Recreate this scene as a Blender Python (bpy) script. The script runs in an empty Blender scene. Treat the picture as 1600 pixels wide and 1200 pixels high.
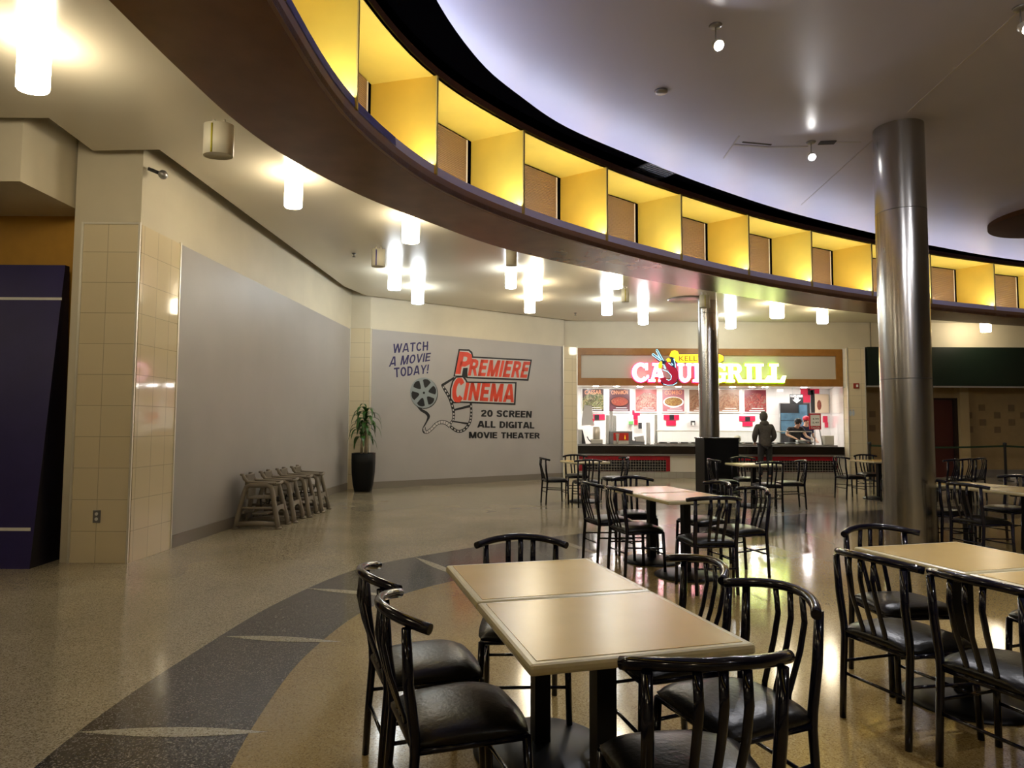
import bpy, math, random
from math import sin, cos, pi, radians, sqrt, atan2, hypot
from mathutils import Vector, Matrix
from mathutils.geometry import tessellate_polygon
random.seed(7)
SC = bpy.context.scene
COL = SC.collection
H = 1.45
F0, PITCH, ROLL = 1040.0, 0.0604, 0.0049

# ------------------------------------------------------------------ sight lines -> points in the place
def ray(px, py):
    u = (px-800)/F0; v = (600-py)/F0
    c, s = cos(ROLL), sin(ROLL)
    u, v = u*c-v*s, u*s+v*c
    return Vector((u, cos(PITCH)-v*sin(PITCH), sin(PITCH)+v*cos(PITCH)))
def at(px, py, z=0.0):
    d = ray(px, py); t = (z-H)/d.z
    return Vector((d.x*t, d.y*t, z))
def pl(px, py, Y):
    d = ray(px, py); t = Y/d.y
    return Vector((d.x*t, Y, H+d.z*t))
def onwall(px, py, A, B):
    d = ray(px, py); n = Vector((B[1]-A[1], -(B[0]-A[0]), 0))
    t = (A[0]*n.x+A[1]*n.y)/(d.x*n.x+d.y*n.y)
    return Vector((d.x*t, d.y*t, H+d.z*t))

# ------------------------------------------------------------------ materials
def newmat(name):
    m = bpy.data.materials.new(name); m.use_nodes = True
    nt = m.node_tree; b = nt.nodes['Principled BSDF']
    return m, nt, b
def mat(name, col, rough=0.5, metal=0.0, noise=0.0, scale=8.0, bump=0.0, coat=0.0, spec=None, aniso=0.0):
    m, nt, b = newmat(name)
    b.inputs['Base Color'].default_value = (*col, 1)
    b.inputs['Roughness'].default_value = rough
    b.inputs['Metallic'].default_value = metal
    if spec is not None: b.inputs['Specular IOR Level'].default_value = spec
    if coat: b.inputs['Coat Weight'].default_value = coat; b.inputs['Coat Roughness'].default_value = 0.08
    if aniso: b.inputs['Anisotropic'].default_value = aniso
    tc = nt.nodes.new('ShaderNodeTexCoord'); nz = nt.nodes.new('ShaderNodeTexNoise')
    nz.inputs['Scale'].default_value = scale; nz.inputs['Detail'].default_value = 4
    nt.links.new(tc.outputs['Object'], nz.inputs['Vector'])
    if noise:
        r = nt.nodes.new('ShaderNodeMapRange'); r.inputs['To Min'].default_value = 1-noise; r.inputs['To Max'].default_value = 1+noise
        r.inputs['From Min'].default_value = 0.3; r.inputs['From Max'].default_value = 0.7
        nt.links.new(nz.outputs['Fac'], r.inputs['Value'])
        mx = nt.nodes.new('ShaderNodeVectorMath'); mx.operation = 'SCALE'; mx.inputs[0].default_value = col
        nt.links.new(r.outputs['Result'], mx.inputs['Scale']); nt.links.new(mx.outputs['Vector'], b.inputs['Base Color'])
    if bump:
        bp = nt.nodes.new('ShaderNodeBump'); bp.inputs['Strength'].default_value = bump; bp.inputs['Distance'].default_value = 0.01
        nt.links.new(nz.outputs['Fac'], bp.inputs['Height']); nt.links.new(bp.outputs['Normal'], b.inputs['Normal'])
    return m
def emat(name, col, strength):
    m, nt, b = newmat(name)
    b.inputs['Base Color'].default_value = (*[min(1, c) for c in col], 1)
    b.inputs['Emission Color'].default_value = (*col, 1)
    b.inputs['Emission Strength'].default_value = strength
    return m
def terrazzo(name, base, dark, light, lim=(0.25, 0.80), rough=0.15):
    m, nt, b = newmat(name)
    tc = nt.nodes.new('ShaderNodeTexCoord')
    v1 = nt.nodes.new('ShaderNodeTexVoronoi'); v1.inputs['Scale'].default_value = 170
    nt.links.new(tc.outputs['Object'], v1.inputs['Vector'])
    sep = nt.nodes.new('ShaderNodeSeparateColor'); nt.links.new(v1.outputs['Color'], sep.inputs['Color'])
    cr = nt.nodes.new('ShaderNodeValToRGB'); cr.color_ramp.interpolation = 'CONSTANT'
    e = cr.color_ramp.elements; e[0].position = 0; e[0].color = (*dark, 1)
    e[1].position = lim[0]; e[1].color = (*base, 1)
    x = e.new(lim[1]); x.color = (*light, 1)
    nt.links.new(sep.outputs['Red'], cr.inputs['Fac'])
    nz = nt.nodes.new('ShaderNodeTexNoise'); nz.inputs['Scale'].default_value = 0.9; nz.inputs['Detail'].default_value = 3
    nt.links.new(tc.outputs['Object'], nz.inputs['Vector'])
    r = nt.nodes.new('ShaderNodeMapRange'); r.inputs['From Min'].default_value = .3; r.inputs['From Max'].default_value = .7
    r.inputs['To Min'].default_value = .85; r.inputs['To Max'].default_value = 1.12
    nt.links.new(nz.outputs['Fac'], r.inputs['Value'])
    mx = nt.nodes.new('ShaderNodeVectorMath'); mx.operation = 'SCALE'
    nt.links.new(cr.outputs['Color'], mx.inputs[0]); nt.links.new(r.outputs['Result'], mx.inputs['Scale'])
    nt.links.new(mx.outputs['Vector'], b.inputs['Base Color'])
    r2 = nt.nodes.new('ShaderNodeMapRange'); r2.inputs['To Min'].default_value = rough*0.75; r2.inputs['To Max'].default_value = rough*1.3
    nt.links.new(nz.outputs['Fac'], r2.inputs['Value']); nt.links.new(r2.outputs['Result'], b.inputs['Roughness'])
    return m
def tiles(name, col, col2, grout, w, h, rough=0.12, mortar=0.006, axis='XZ', offs=0.0):
    m, nt, b = newmat(name)
    tc = nt.nodes.new('ShaderNodeTexCoord'); sp = nt.nodes.new('ShaderNodeSeparateXYZ'); cb = nt.nodes.new('ShaderNodeCombineXYZ')
    nt.links.new(tc.outputs['Object'], sp.inputs['Vector'])
    if axis == 'XZ': nt.links.new(sp.outputs['X'], cb.inputs['X'])
    elif axis == 'YZ': nt.links.new(sp.outputs['Y'], cb.inputs['X'])
    nt.links.new(sp.outputs['Z'], cb.inputs['Y'])
    br = nt.nodes.new('ShaderNodeTexBrick'); br.offset = 0; br.squash = 1
    br.inputs['Scale'].default_value = 1; br.inputs['Mortar Size'].default_value = mortar
    br.inputs['Brick Width'].default_value = w; br.inputs['Row Height'].default_value = h
    br.inputs['Mortar Smooth'].default_value = 0.2
    br.inputs['Color1'].default_value = (*col, 1); br.inputs['Color2'].default_value = (*col2, 1); br.inputs['Mortar'].default_value = (*grout, 1)
    nt.links.new(cb.outputs['Vector'], br.inputs['Vector']); nt.links.new(br.outputs['Color'], b.inputs['Base Color'])
    b.inputs['Roughness'].default_value = rough
    bp = nt.nodes.new('ShaderNodeBump'); bp.invert = True; bp.inputs['Strength'].default_value = .3; bp.inputs['Distance'].default_value = .004
    nt.links.new(br.outputs['Fac'], bp.inputs['Height']); nt.links.new(bp.outputs['Normal'], b.inputs['Normal'])
    return m
def food(name, cols, scale):
    m, nt, b = newmat(name)
    tc = nt.nodes.new('ShaderNodeTexCoord'); v = nt.nodes.new('ShaderNodeTexVoronoi'); v.inputs['Scale'].default_value = scale
    nz = nt.nodes.new('ShaderNodeTexNoise'); nz.inputs['Scale'].default_value = scale*.5; nz.inputs['Distortion'].default_value = 1.5
    nt.links.new(tc.outputs['Object'], nz.inputs['Vector']); nt.links.new(nz.outputs['Color'], v.inputs['Vector'])
    sep = nt.nodes.new('ShaderNodeSeparateColor'); nt.links.new(v.outputs['Color'], sep.inputs['Color'])
    v.inputs['Scale'].default_value = scale*1.2
    cr = nt.nodes.new('ShaderNodeValToRGB'); el = cr.color_ramp.elements
    n = len(cols); cols = [tuple(c*.55 for c in q) for q in cols]
    el[0].color = (*cols[0], 1); el[1].color = (*cols[-1], 1)
    for i in range(1, n-1):
        x = el.new(i/(n-1)); x.color = (*cols[i], 1)
    nt.links.new(sep.outputs['Red'], cr.inputs['Fac']); nt.links.new(cr.outputs['Color'], b.inputs['Base Color'])
    b.inputs['Roughness'].default_value = .35
    return m
def steel(name, col, rough):
    m, nt, b = newmat(name)
    b.inputs['Base Color'].default_value = (*col, 1); b.inputs['Metallic'].default_value = 1
    tc = nt.nodes.new('ShaderNodeTexCoord'); mp = nt.nodes.new('ShaderNodeMapping'); mp.inputs['Scale'].default_value = (4, 4, .6)
    nz = nt.nodes.new('ShaderNodeTexNoise'); nz.inputs['Scale'].default_value = 1.5; nz.inputs['Detail'].default_value = 5
    nt.links.new(tc.outputs['Object'], mp.inputs['Vector']); nt.links.new(mp.outputs['Vector'], nz.inputs['Vector'])
    r = nt.nodes.new('ShaderNodeMapRange'); r.inputs['To Min'].default_value = rough*.6; r.inputs['To Max'].default_value = rough*1.5
    nt.links.new(nz.outputs['Fac'], r.inputs['Value']); nt.links.new(r.outputs['Result'], b.inputs['Roughness'])
    bp = nt.nodes.new('ShaderNodeBump'); bp.inputs['Strength'].default_value = .15; bp.inputs['Distance'].default_value = .02
    nt.links.new(nz.outputs['Fac'], bp.inputs['Height']); nt.links.new(bp.outputs['Normal'], b.inputs['Normal'])
    return m

M = {}
M['floor'] = terrazzo('terrazzo_tan', (.39,.34,.235), (.22,.185,.12), (.50,.45,.34), (.22,.82), .13)
M['band'] = terrazzo('terrazzo_charcoal', (.062,.056,.052), (.025,.022,.022), (.22,.20,.18), (.35,.84), .13)
M['gold'] = terrazzo('terrazzo_gold', (.31,.22,.085), (.21,.135,.045), (.38,.29,.13), (.16,.85), .12)
M['lens'] = terrazzo('terrazzo_cream', (.42,.39,.29), (.2,.17,.12), (.55,.52,.42), (.15,.8), .13)
M['brass'] = mat('divider_strip', (.45,.40,.30), .3, .8)
M['ceil'] = mat('satin_ceiling', (.62,.57,.45), .22, noise=.02, scale=1, spec=.5)
M['band_wall'] = mat('cream_band_wall', (.66,.60,.46), .55, noise=.04, scale=2)
M['panel'] = mat('grey_panel', (.40,.38,.37), .45, noise=.04, scale=1.3)
M['base'] = mat('baseboard', (.22,.195,.165), .3)
M['tile_x'] = tiles('cream_tile_front', (.76,.66,.46), (.73,.63,.43), (.42,.35,.23), .33, .325, .06, mortar=.003)
M['tile_y'] = tiles('cream_tile_side', (.76,.66,.46), (.73,.63,.43), (.48,.41,.28), .26, .325, .06, axis='YZ', mortar=.003)
M['tile_w'] = tiles('white_tile', (.82,.80,.78), (.80,.78,.76), (.72,.70,.68), .30, .30, .12, mortar=.004)
M['chrome'] = mat('bright_trim', (.82,.78,.68), .35, .5)
M['steel'] = steel('column_steel', (.42,.41,.40), .22)
M['ochre'] = mat('ochre_wall', (.50,.26,.03), .6, noise=.05)
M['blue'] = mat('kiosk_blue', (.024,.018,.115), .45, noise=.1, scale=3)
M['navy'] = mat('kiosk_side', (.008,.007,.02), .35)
M['white'] = mat('white_plastic', (.78,.77,.74), .4)
M['wood'] = mat('brown_laminate', (.21,.090,.028), .24, noise=.12, scale=3)
M['woodlip'] = mat('brown_lip', (.26,.125,.05), .4, noise=.1, scale=3)
M['woodtop'] = mat('brown_top_band', (.10,.042,.018), .4)
M['strip'] = mat('lavender_strip', (.68,.63,.84), .5)
M['tape'] = mat('blue_tape', (.06,.06,.35), .5)
M['yellow'] = mat('yellow_laminate', (.76,.54,.07), .38, noise=.07, scale=2)
M['amber'] = mat('amber_laminate', (.74,.47,.05), .38, noise=.07, scale=2)
M['edge'] = mat('gold_edge', (.55,.40,.10), .4)
M['black'] = mat('matt_black', (.0006,.0005,.0006), 1.0, spec=0)
M['upper'] = mat('lavender_ceiling', (.60,.59,.78), .30, noise=.04, scale=.8, spec=.6)
M['crack'] = mat('torn_paper', (.62,.60,.68), .6)
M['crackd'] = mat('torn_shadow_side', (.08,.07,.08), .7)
M['chairm'] = mat('navy_black_metal', (.004,.004,.012), .13, coat=.25, spec=.35)
M['vinyl'] = mat('black_vinyl', (.004,.0037,.0035), .32, spec=.35, bump=.15, scale=60)
M['tabletop'] = mat('tan_laminate', (.55,.375,.13), .27, noise=.04, scale=4)
M['tableedge'] = mat('cream_edge', (.56,.49,.29), .3, noise=.05, scale=40)
M['tabledark'] = mat('pedestal_black', (.004,.004,.005), .4, spec=.25)
M['highchair'] = mat('taupe_plastic', (.19,.16,.12), .5, noise=.06, scale=5)
M['hcdark'] = mat('dark_strap', (.015,.013,.012), .6)
M['pot'] = mat('planter_black', (.003,.003,.003), .5, spec=.2)
M['leaf'] = mat('leaf_green', (.03,.10,.012), .35, noise=.35, scale=12)
M['cane'] = mat('cane', (.30,.24,.15), .7, noise=.2, scale=30)
M['soil'] = mat('soil', (.03,.02,.012), .9)
M['lamp_w'] = emat('lamp_warm', (1.0,.86,.62), 31)
M['lamp_c'] = emat('lamp_cool', (.90,.97,1.0), 26)
M['lamp_off'] = mat('lamp_unlit', (.78,.75,.62), .3)
M['green'] = mat('fascia_green', (.008,.016,.011), .35)
M['tan_wall'] = mat('tan_recess', (.38,.27,.125), .5, noise=.04)
M['tan_sq'] = mat('brown_square_tile', (.23,.155,.075), .5)
M['maroon'] = mat('maroon_door', (.075,.018,.014), .35)
M['dframe'] = mat('door_frame_dark', (.018,.007,.005), .4)
M['sign_wood'] = mat('sign_frame_wood', (.30,.135,.03), .35, noise=.1)
M['sign_cream'] = mat('sign_panel', (.52,.47,.39), .5)
M['counter_dark'] = mat('counter_dark', (.014,.010,.007), .2)
M['counter_top'] = mat('counter_steel', (.38,.37,.35), .28, .7)
M['cream'] = mat('cream_panel', (.62,.58,.50), .35)
M['redtile'] = tiles('red_tile', (.36,.012,.02), (.30,.01,.02), (.22,.02,.02), .11, .11, .2)
M['blktile'] = tiles('black_tile', (.01,.01,.012), (.014,.012,.012), (.26,.23,.19), .075, .075, .2, mortar=.005)
M['gtile'] = tiles('grey_base_tile', (.36,.34,.29), (.33,.31,.27), (.25,.23,.2), .2, .16, .25)
M['red'] = mat('bright_red', (.62,.02,.07), .3)
M['redsign'] = mat('mural_red', (.68,.065,.03), .4)
M['mblack'] = mat('mural_black', (.006,.006,.007), .5)
M['mgrey'] = mat('mural_grey', (.50,.48,.46), .5)
M['mreel'] = mat('reel_grey', (.26,.30,.31), .4)
M['mnavy'] = mat('mural_navy', (.018,.014,.10), .45)
M['neon_pink'] = emat('neon_pink', (1.0,.62,.70), 3)
M['halo_pink'] = emat('halo_pink', (1.0,.05,.20), 1.3)
M['neon_green'] = emat('neon_green', (.95,1.0,.55), 3)
M['halo_green'] = emat('halo_green', (.55,.9,.02), 1.1)
M['neon_blue'] = emat('neon_blue', (.35,.8,1.0), 1.6)
M['halo_blue'] = mat('halo_blue', (.01,.03,.10), .4)
M['plate_yellow'] = emat('plate_yellow', (.95,.62,.02), .9)
M['orange'] = emat('neon_orange', (1.0,.22,.03), 3)
M['downlight'] = emat('downlight', (1.0,.95,.90), 250)
M['spotface'] = emat('spot_face', (1,.97,.93), 60)
M['tube_w'] = emat('tube_warm', (1.0,.90,.70), 4.5)
M['tube_c'] = emat('tube_cool', (.68,.75,1.0), 195)
M['greymetal'] = mat('grey_metal', (.35,.35,.36), .35, .8)
M['darkgrey'] = mat('dark_grey', (.03,.03,.033), .4)
M['paper'] = mat('paper', (.75,.74,.72), .6)
M['skin'] = mat('skin', (.50,.29,.19), .5)
M['skin2'] = mat('skin_light', (.62,.38,.27), .5)
M['hoodie'] = mat('hoodie_grey', (.055,.048,.042), .85, noise=.2, scale=20)
M['pants'] = mat('dark_trousers', (.01,.01,.012), .8)
M['shirt'] = mat('work_shirt', (.02,.02,.022), .8)
M['shirt2'] = mat('navy_shirt', (.015,.02,.06), .8)
M['hair'] = mat('dark_hair', (.012,.009,.007), .6)
M['capred'] = mat('cap_red', (.6,.02,.05), .6)
M['capblack'] = mat('cap_black', (.008,.008,.01), .6)
M['bluegear'] = mat('kitchen_steel_blue', (.10,.22,.33), .3, .3, noise=.3, scale=4)
M['glass'] = None
m, nt, b = newmat('clear_glass'); b.inputs['Base Color'].default_value = (.9,.95,.93,1); b.inputs['Roughness'].default_value = .02
b.inputs['Transmission Weight'].default_value = 1; b.inputs['IOR'].default_value = 1.1; M['glass'] = m
m, nt, b = newmat('ribbed_glass')          # translucent brown ribbed panes of the niches
b.inputs['Base Color'].default_value = (.27,.17,.085,1); b.inputs['Roughness'].default_value = .22; b.inputs['Metallic'].default_value = .35
tc = nt.nodes.new('ShaderNodeTexCoord'); wv = nt.nodes.new('ShaderNodeTexWave'); wv.bands_direction = 'Z'; wv.inputs['Scale'].default_value = 14
nt.links.new(tc.outputs['Object'], wv.inputs['Vector']); bp = nt.nodes.new('ShaderNodeBump'); bp.inputs['Strength'].default_value = .35; bp.inputs['Distance'].default_value = .01
nt.links.new(wv.outputs['Fac'], bp.inputs['Height']); nt.links.new(bp.outputs['Normal'], b.inputs['Normal']); M['ribbed'] = m
foods = [food('food_greens', [(.03,.05,.01),(.12,.2,.03),(.55,.5,.3),(.05,.03,.01),(.4,.28,.1)], 9),
         food('food_red_bowl', [(.35,.03,.02),(.5,.12,.06),(.25,.02,.03),(.55,.25,.12)], 12),
         food('food_pink', [(.6,.45,.35),(.5,.08,.09),(.7,.6,.5),(.45,.05,.06)], 9),
         food('food_yellow', [(.55,.38,.06),(.25,.06,.03),(.5,.3,.1),(.6,.5,.2)], 12),
         food('food_brown', [(.45,.2,.1),(.3,.1,.05),(.6,.4,.25),(.2,.08,.04)], 10),
         food('food_bbq', [(.3,.03,.03),(.5,.1,.08),(.12,.01,.03),(.55,.35,.25)], 8)]
postbg = [mat('poster_bg_%s' % n, c, .3) for n, c in (('dark', (.05,.02,.02)), ('plum', (.10,.04,.05)), ('rose', (.45,.12,.12)), ('pink', (.35,.13,.15)), ('sand', (.30,.18,.12)), ('wine', (.16,.02,.03)))]

# ------------------------------------------------------------------ mesh collecting
class MB:
    def __init__(s): s.v = []; s.f = []; s.m = []; s.sm = []; s.mats = []
    def mi(s, m):
        if m not in s.mats: s.mats.append(m)
        return s.mats.index(m)
    def add(s, vs, fs, m, smooth=False):
        o = len(s.v); s.v += [tuple(v) for v in vs]; k = s.mi(m)
        for f in fs: s.f.append([i+o for i in f]); s.m.append(k); s.sm.append(smooth)
    def box(s, x0, y0, z0, x1, y1, z1, m, T=None):
        vs = [Vector((x, y, z)) for z in (z0, z1) for y in (y0, y1) for x in (x0, x1)]
        if T: vs = [T @ v for v in vs]
        s.add(vs, [(0,2,3,1),(4,5,7,6),(0,1,5,4),(2,6,7,3),(0,4,6,2),(1,3,7,5)], m)
    def prism(s, poly, z0, z1, m, T=None, mtop=None):
        n = len(poly)
        vs = [Vector((p[0], p[1], z0)) for p in poly]+[Vector((p[0], p[1], z1)) for p in poly]
        tri = tessellate_polygon([[Vector((p[0], p[1], 0)) for p in poly]])
        if T: vs = [T @ v for v in vs]
        s.add(vs, [tuple(t) for t in tri], m)
        s.add(vs, [tuple(i+n for i in t) for t in tri], mtop or m)
        s.add(vs, [(i, (i+1) % n, (i+1) % n+n, i+n) for i in range(n)], m)
    def plate(s, pts, d, m):
        """closed outline of 3-D coplanar points, thickened by vector d"""
        n = len(pts); a = pts[0]; nrm = Vector((0,0,0))
        for i in range(1, n-1): nrm += (pts[i]-a).cross(pts[i+1]-a)
        nrm.normalize(); t = nrm.orthogonal().normalized(); w = nrm.cross(t)
        tri = tessellate_polygon([[Vector(((p-a).dot(t), (p-a).dot(w), 0)) for p in pts]])
        vs = list(pts)+[p+d for p in pts]
        s.add(vs, [tuple(q) for q in tri], m); s.add(vs, [tuple(i+n for i in q) for q in tri], m)
        s.add(vs, [(i, (i+1) % n, (i+1) % n+n, i+n) for i in range(n)], m)
    def tube(s, path, r, m, n=10, caps=True, flat=None, closed=False):
        """r float or list; flat=(a,b) multiplies section axes"""
        P = [Vector(p) for p in path]; k = len(P)
        R = r if isinstance(r, (list, tuple)) else [r]*k
        vs = []; up = None
        for i, p in enumerate(P):
            if closed: d = P[(i+1) % k]-P[(i-1) % k]
            else: d = P[min(i+1, k-1)]-P[max(i-1, 0)]
            d.normalize()
            if up is None:
                up = Vector((0,0,1)) if abs(d.z) < .9 else Vector((0,1,0))
            a = up.cross(d)
            if a.length < 1e-4: a = d.orthogonal()
            a.normalize(); b = d.cross(a).normalized(); up = b
            fa, fb = flat if flat else (1, 1)
            for j in range(n):
                t = 2*pi*j/n; vs.append(p+a*cos(t)*R[i]*fa+b*sin(t)*R[i]*fb)
        fs = []
        for i in range(k if closed else k-1):
            for j in range(n):
                a0 = i*n+j; a1 = i*n+(j+1) % n; i2 = (i+1) % k
                fs.append((a0, a1, i2*n+(j+1) % n, i2*n+j))
        s.add(vs, fs, m, True)
        if caps and not closed:
            s.add(vs, [tuple(range(n))[::-1], tuple(range((k-1)*n, k*n))], m)
    def lathe(s, prof, m, n=24, c=(0,0), ex=1, ey=1, T=None, smooth=True, rot=0):
        vs = []
        for r, z in prof:
            for j in range(n):
                t = 2*pi*j/n; x = cos(t)*r*ex; y = sin(t)*r*ey
                v = Vector((c[0]+x*cos(rot)-y*sin(rot), c[1]+x*sin(rot)+y*cos(rot), z)); vs.append(T @ v if T else v)
        fs = []
        for i in range(len(prof)-1):
            for j in range(n): fs.append((i*n+j, i*n+(j+1) % n, (i+1)*n+(j+1) % n, (i+1)*n+j))
        s.add(vs, fs, m, smooth)
        if prof[0][0] > 1e-4: s.add(vs, [tuple(range(n))[::-1]], m)
        if prof[-1][0] > 1e-4: s.add(vs, [tuple(range((len(prof)-1)*n, len(prof)*n))], m)
    def ball(s, c, r, m, n=12, e=(1,1,1)):
        vs = []; fs = []
        k = n//2
        for i in range(k+1):
            ph = pi*i/k
            for j in range(n):
                t = 2*pi*j/n; vs.append(Vector((c[0]+r*e[0]*sin(ph)*cos(t), c[1]+r*e[1]*sin(ph)*sin(t), c[2]+r*e[2]*cos(ph))))
        for i in range(k):
            for j in range(n): fs.append((i*n+j, (i+1)*n+j, (i+1)*n+(j+1) % n, i*n+(j+1) % n))
        s.add(vs, fs, m, True)
    def build(s, name, parent=None, bevel=0.0, fix=True, loc=None):
        me = bpy.data.meshes.new(name)
        vs = s.v
        if loc: vs = [(v[0]-loc[0], v[1]-loc[1], v[2]-loc[2]) for v in vs]
        me.from_pydata(vs, [], s.f)
        for m in s.mats: me.materials.append(m)
        me.polygons.foreach_set('material_index', s.m); me.polygons.foreach_set('use_smooth', s.sm)
        me.update()
        if fix:
            import bmesh
            bm = bmesh.new(); bm.from_mesh(me); bmesh.ops.remove_doubles(bm, verts=bm.verts, dist=1e-5)
            bmesh.ops.recalc_face_normals(bm, faces=bm.faces); bm.to_mesh(me); bm.free()
        o = bpy.data.objects.new(name, me); COL.objects.link(o)
        if loc: o.location = loc
        if parent: o.parent = parent
        if bevel:
            b = o.modifiers.new('bevel', 'BEVEL'); b.width = bevel; b.segments = 2; b.limit_method = 'ANGLE'; b.angle_limit = radians(50)
        return o
def tag(o, label, cat, group=None, kind=None):
    if label: o['label'] = label
    if cat: o['category'] = cat
    if group: o['group'] = group
    if kind: o['kind'] = kind
    return o
def thing(name, label, cat, loc=(0,0,0), rz=0, group=None):
    o = bpy.data.objects.new(name, None); COL.objects.link(o); o.location = loc; o.rotation_euler = (0,0,rz)
    o.empty_display_size = .1
    return tag(o, label, cat, group)
def struct(o): o['kind'] = 'structure'; return o
def copy_tree(o, parent=None):
    c = o.copy(); COL.objects.link(c)
    if parent: c.parent = parent
    for ch in [x for x in bpy.data.objects if x.parent == o]: copy_tree(ch, c)
    return c
KIDS = {}
def tree(o):            # list children once, before copies exist
    return (o, [tree(c) for c in bpy.data.objects if c.parent == o])
def dup(t, parent=None):
    o, ch = t; c = o.copy(); COL.objects.link(c)
    if parent: c.parent = parent
    for x in ch: dup(x, c)
    return c
def rotz(a, loc=(0,0,0)): return Matrix.Translation(loc) @ Matrix.Rotation(a, 4, 'Z')

def text_mesh(string, bold=0.0, res=3):
    cu = bpy.data.curves.new('t', 'FONT'); cu.body = string; cu.offset = bold; cu.resolution_u = res; cu.fill_mode = 'BOTH' if False else 'FRONT'
    o = bpy.data.objects.new('t', cu); COL.objects.link(o)
    dg = bpy.context.evaluated_depsgraph_get(); dg.update()
    me = bpy.data.meshes.new_from_object(o.evaluated_get(dg))
    vs = [v.co.copy() for v in me.vertices]; fs = [tuple(p.vertices) for p in me.polygons]
    bpy.data.objects.remove(o); bpy.data.curves.remove(cu); bpy.data.meshes.remove(me)
    x0 = min(v.x for v in vs); x1 = max(v.x for v in vs); y0 = min(v.y for v in vs); y1 = max(v.y for v in vs)
    return [((v.x-x0)/(x1-x0), (v.y-y0)/(y1-y0)) for v in vs], fs
def put_text(mb, string, q, m, off=Vector((0,0,0)), bold=0.0):
    """q: TL,TR,BR,BL points; lettering mapped into the quad"""
    uv, fs = text_mesh(string, bold)
    TL, TR, BR, BL = q
    vs = [(BL*(1-u)+BR*u)*(1-v)+(TL*(1-u)+TR*u)*v+off for u, v in uv]
    mb.add(vs, fs, m)

def glyph(ch):
    a, b = .10, .09
    def arc(cx, cy, rx, ry, d0, d1, n=18): return [(cx+rx*cos(radians(d0+(d1-d0)*i/n)), cy+ry*sin(radians(d0+(d1-d0)*i/n))) for i in range(n+1)]
    v = [(a,0),(a,1)]
    T = {
     'I': (.20,[v]), 'L': (.56,[v,[(0,b),(.56,b)]]), 'E': (.58,[v,[(0,b),(.58,b)],[(0,.52),(.54,.52)],[(0,1-b),(.58,1-b)]]),
     'T': (.62,[[(0,1-b),(.62,1-b)],[(.31,0),(.31,1)]]), 'H': (.66,[v,[(.56,0),(.56,1)],[(0,.5),(.66,.5)]]),
     'A': (.74,[[(.07,-.1),(.33,1.1)],[(.67,-.1),(.41,1.1)],[(.16,.27),(.58,.27)]]),
     'M': (.86,[v,[(.76,0),(.76,1)],[(.14,1.1),(.43,-.05)],[(.72,1.1),(.43,-.05)]]),
     'N': (.68,[v,[(.58,0),(.58,1)],[(.10,1.08),(.58,-.08)]]),
     'V': (.68,[[(.06,1.1),(.34,-.12)],[(.62,1.1),(.34,-.12)]]),
     'W': (.98,[[(.06,1.1),(.27,-.12)],[(.27,-.12),(.49,1.1)],[(.49,1.1),(.71,-.12)],[(.71,-.12),(.92,1.1)]]),
     'Y': (.68,[[(.06,1.1),(.34,.42)],[(.62,1.1),(.34,.42)],[(.34,.48),(.34,0)]]),
     'O': (.70,[arc(.35,.5,.25,.41,0,360,28)]), '0': (.62,[arc(.31,.5,.21,.41,0,360,28)]),
     'C': (.66,[arc(.35,.5,.25,.41,38,322,24)]), 'G': (.70,[arc(.35,.5,.25,.41,38,322,24),[(.36,.43),(.68,.43)],[(.60,.46),(.60,.02)]]),
     'S': (.64,[[(.55,.72),(.5,.87),(.32,.91),(.14,.85),(.1,.73),(.16,.61),(.32,.53),(.5,.43),(.54,.28),(.48,.14),(.31,.09),(.12,.15),(.08,.3)]]),
     '2': (.62,[[(.1,.68),(.13,.84),(.3,.91),(.47,.85),(.52,.72),(.45,.55),(.2,.3),(.12,.10)],[(.03,b),(.60,b)]]),
     'P': (.62,[v,[(.1,.91),(.36,.91),(.50,.83),(.53,.70),(.50,.55),(.36,.46),(.1,.46)]]),
     'R': (.66,[v,[(.1,.91),(.36,.91),(.50,.84),(.53,.71),(.50,.57),(.36,.49),(.1,.49)],[(.34,.52),(.60,-.06)]]),
     'D': (.66,[v,[(.1,.91),(.32,.91),(.5,.78),(.56,.5),(.5,.22),(.32,.09),(.1,.09)]]),
     '!': (.20,[[(a,.3),(a,1)],[(a,0),(a,.18)]]), ' ': (.30,[])}
    return T[ch]
def put_block(mb, string, q, m, t=.2, gap=.09):
    TL, TR, BR, BL = q; x = 0; quads = []
    for ch in string:
        w, paths = glyph(ch)
        for P in paths:
            n = len(P); closed = hypot(P[0][0]-P[-1][0], P[0][1]-P[-1][1]) < 1e-6
            A_ = []; B_ = []
            for i in range(n):
                if closed: p, r = P[(i-1) % (n-1)], P[(i+1) % (n-1)] if i < n-1 else P[1]
                else: p, r = P[max(i-1,0)], P[min(i+1,n-1)]
                dx, dy = r[0]-p[0], r[1]-p[1]; L = hypot(dx, dy) or 1; nx, ny = -dy/L*t/2, dx/L*t/2
                cl = lambda y: min(1, max(0, y))
                A_.append((P[i][0]+nx+x, cl(P[i][1]+ny))); B_.append((P[i][0]-nx+x, cl(P[i][1]-ny)))
            for i in range(n-1): quads.append((A_[i], A_[i+1], B_[i+1], B_[i]))
        x += w+gap
    W = x-gap; k = 0
    for Q in quads:
        vs = []
        for (u, v) in Q:
            u /= W; vs.append((BL*(1-u)+BR*u)*(1-v)+(TL*(1-u)+TR*u)*v)
        mb.add(vs, [(0,1,2,3)], m)
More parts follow.
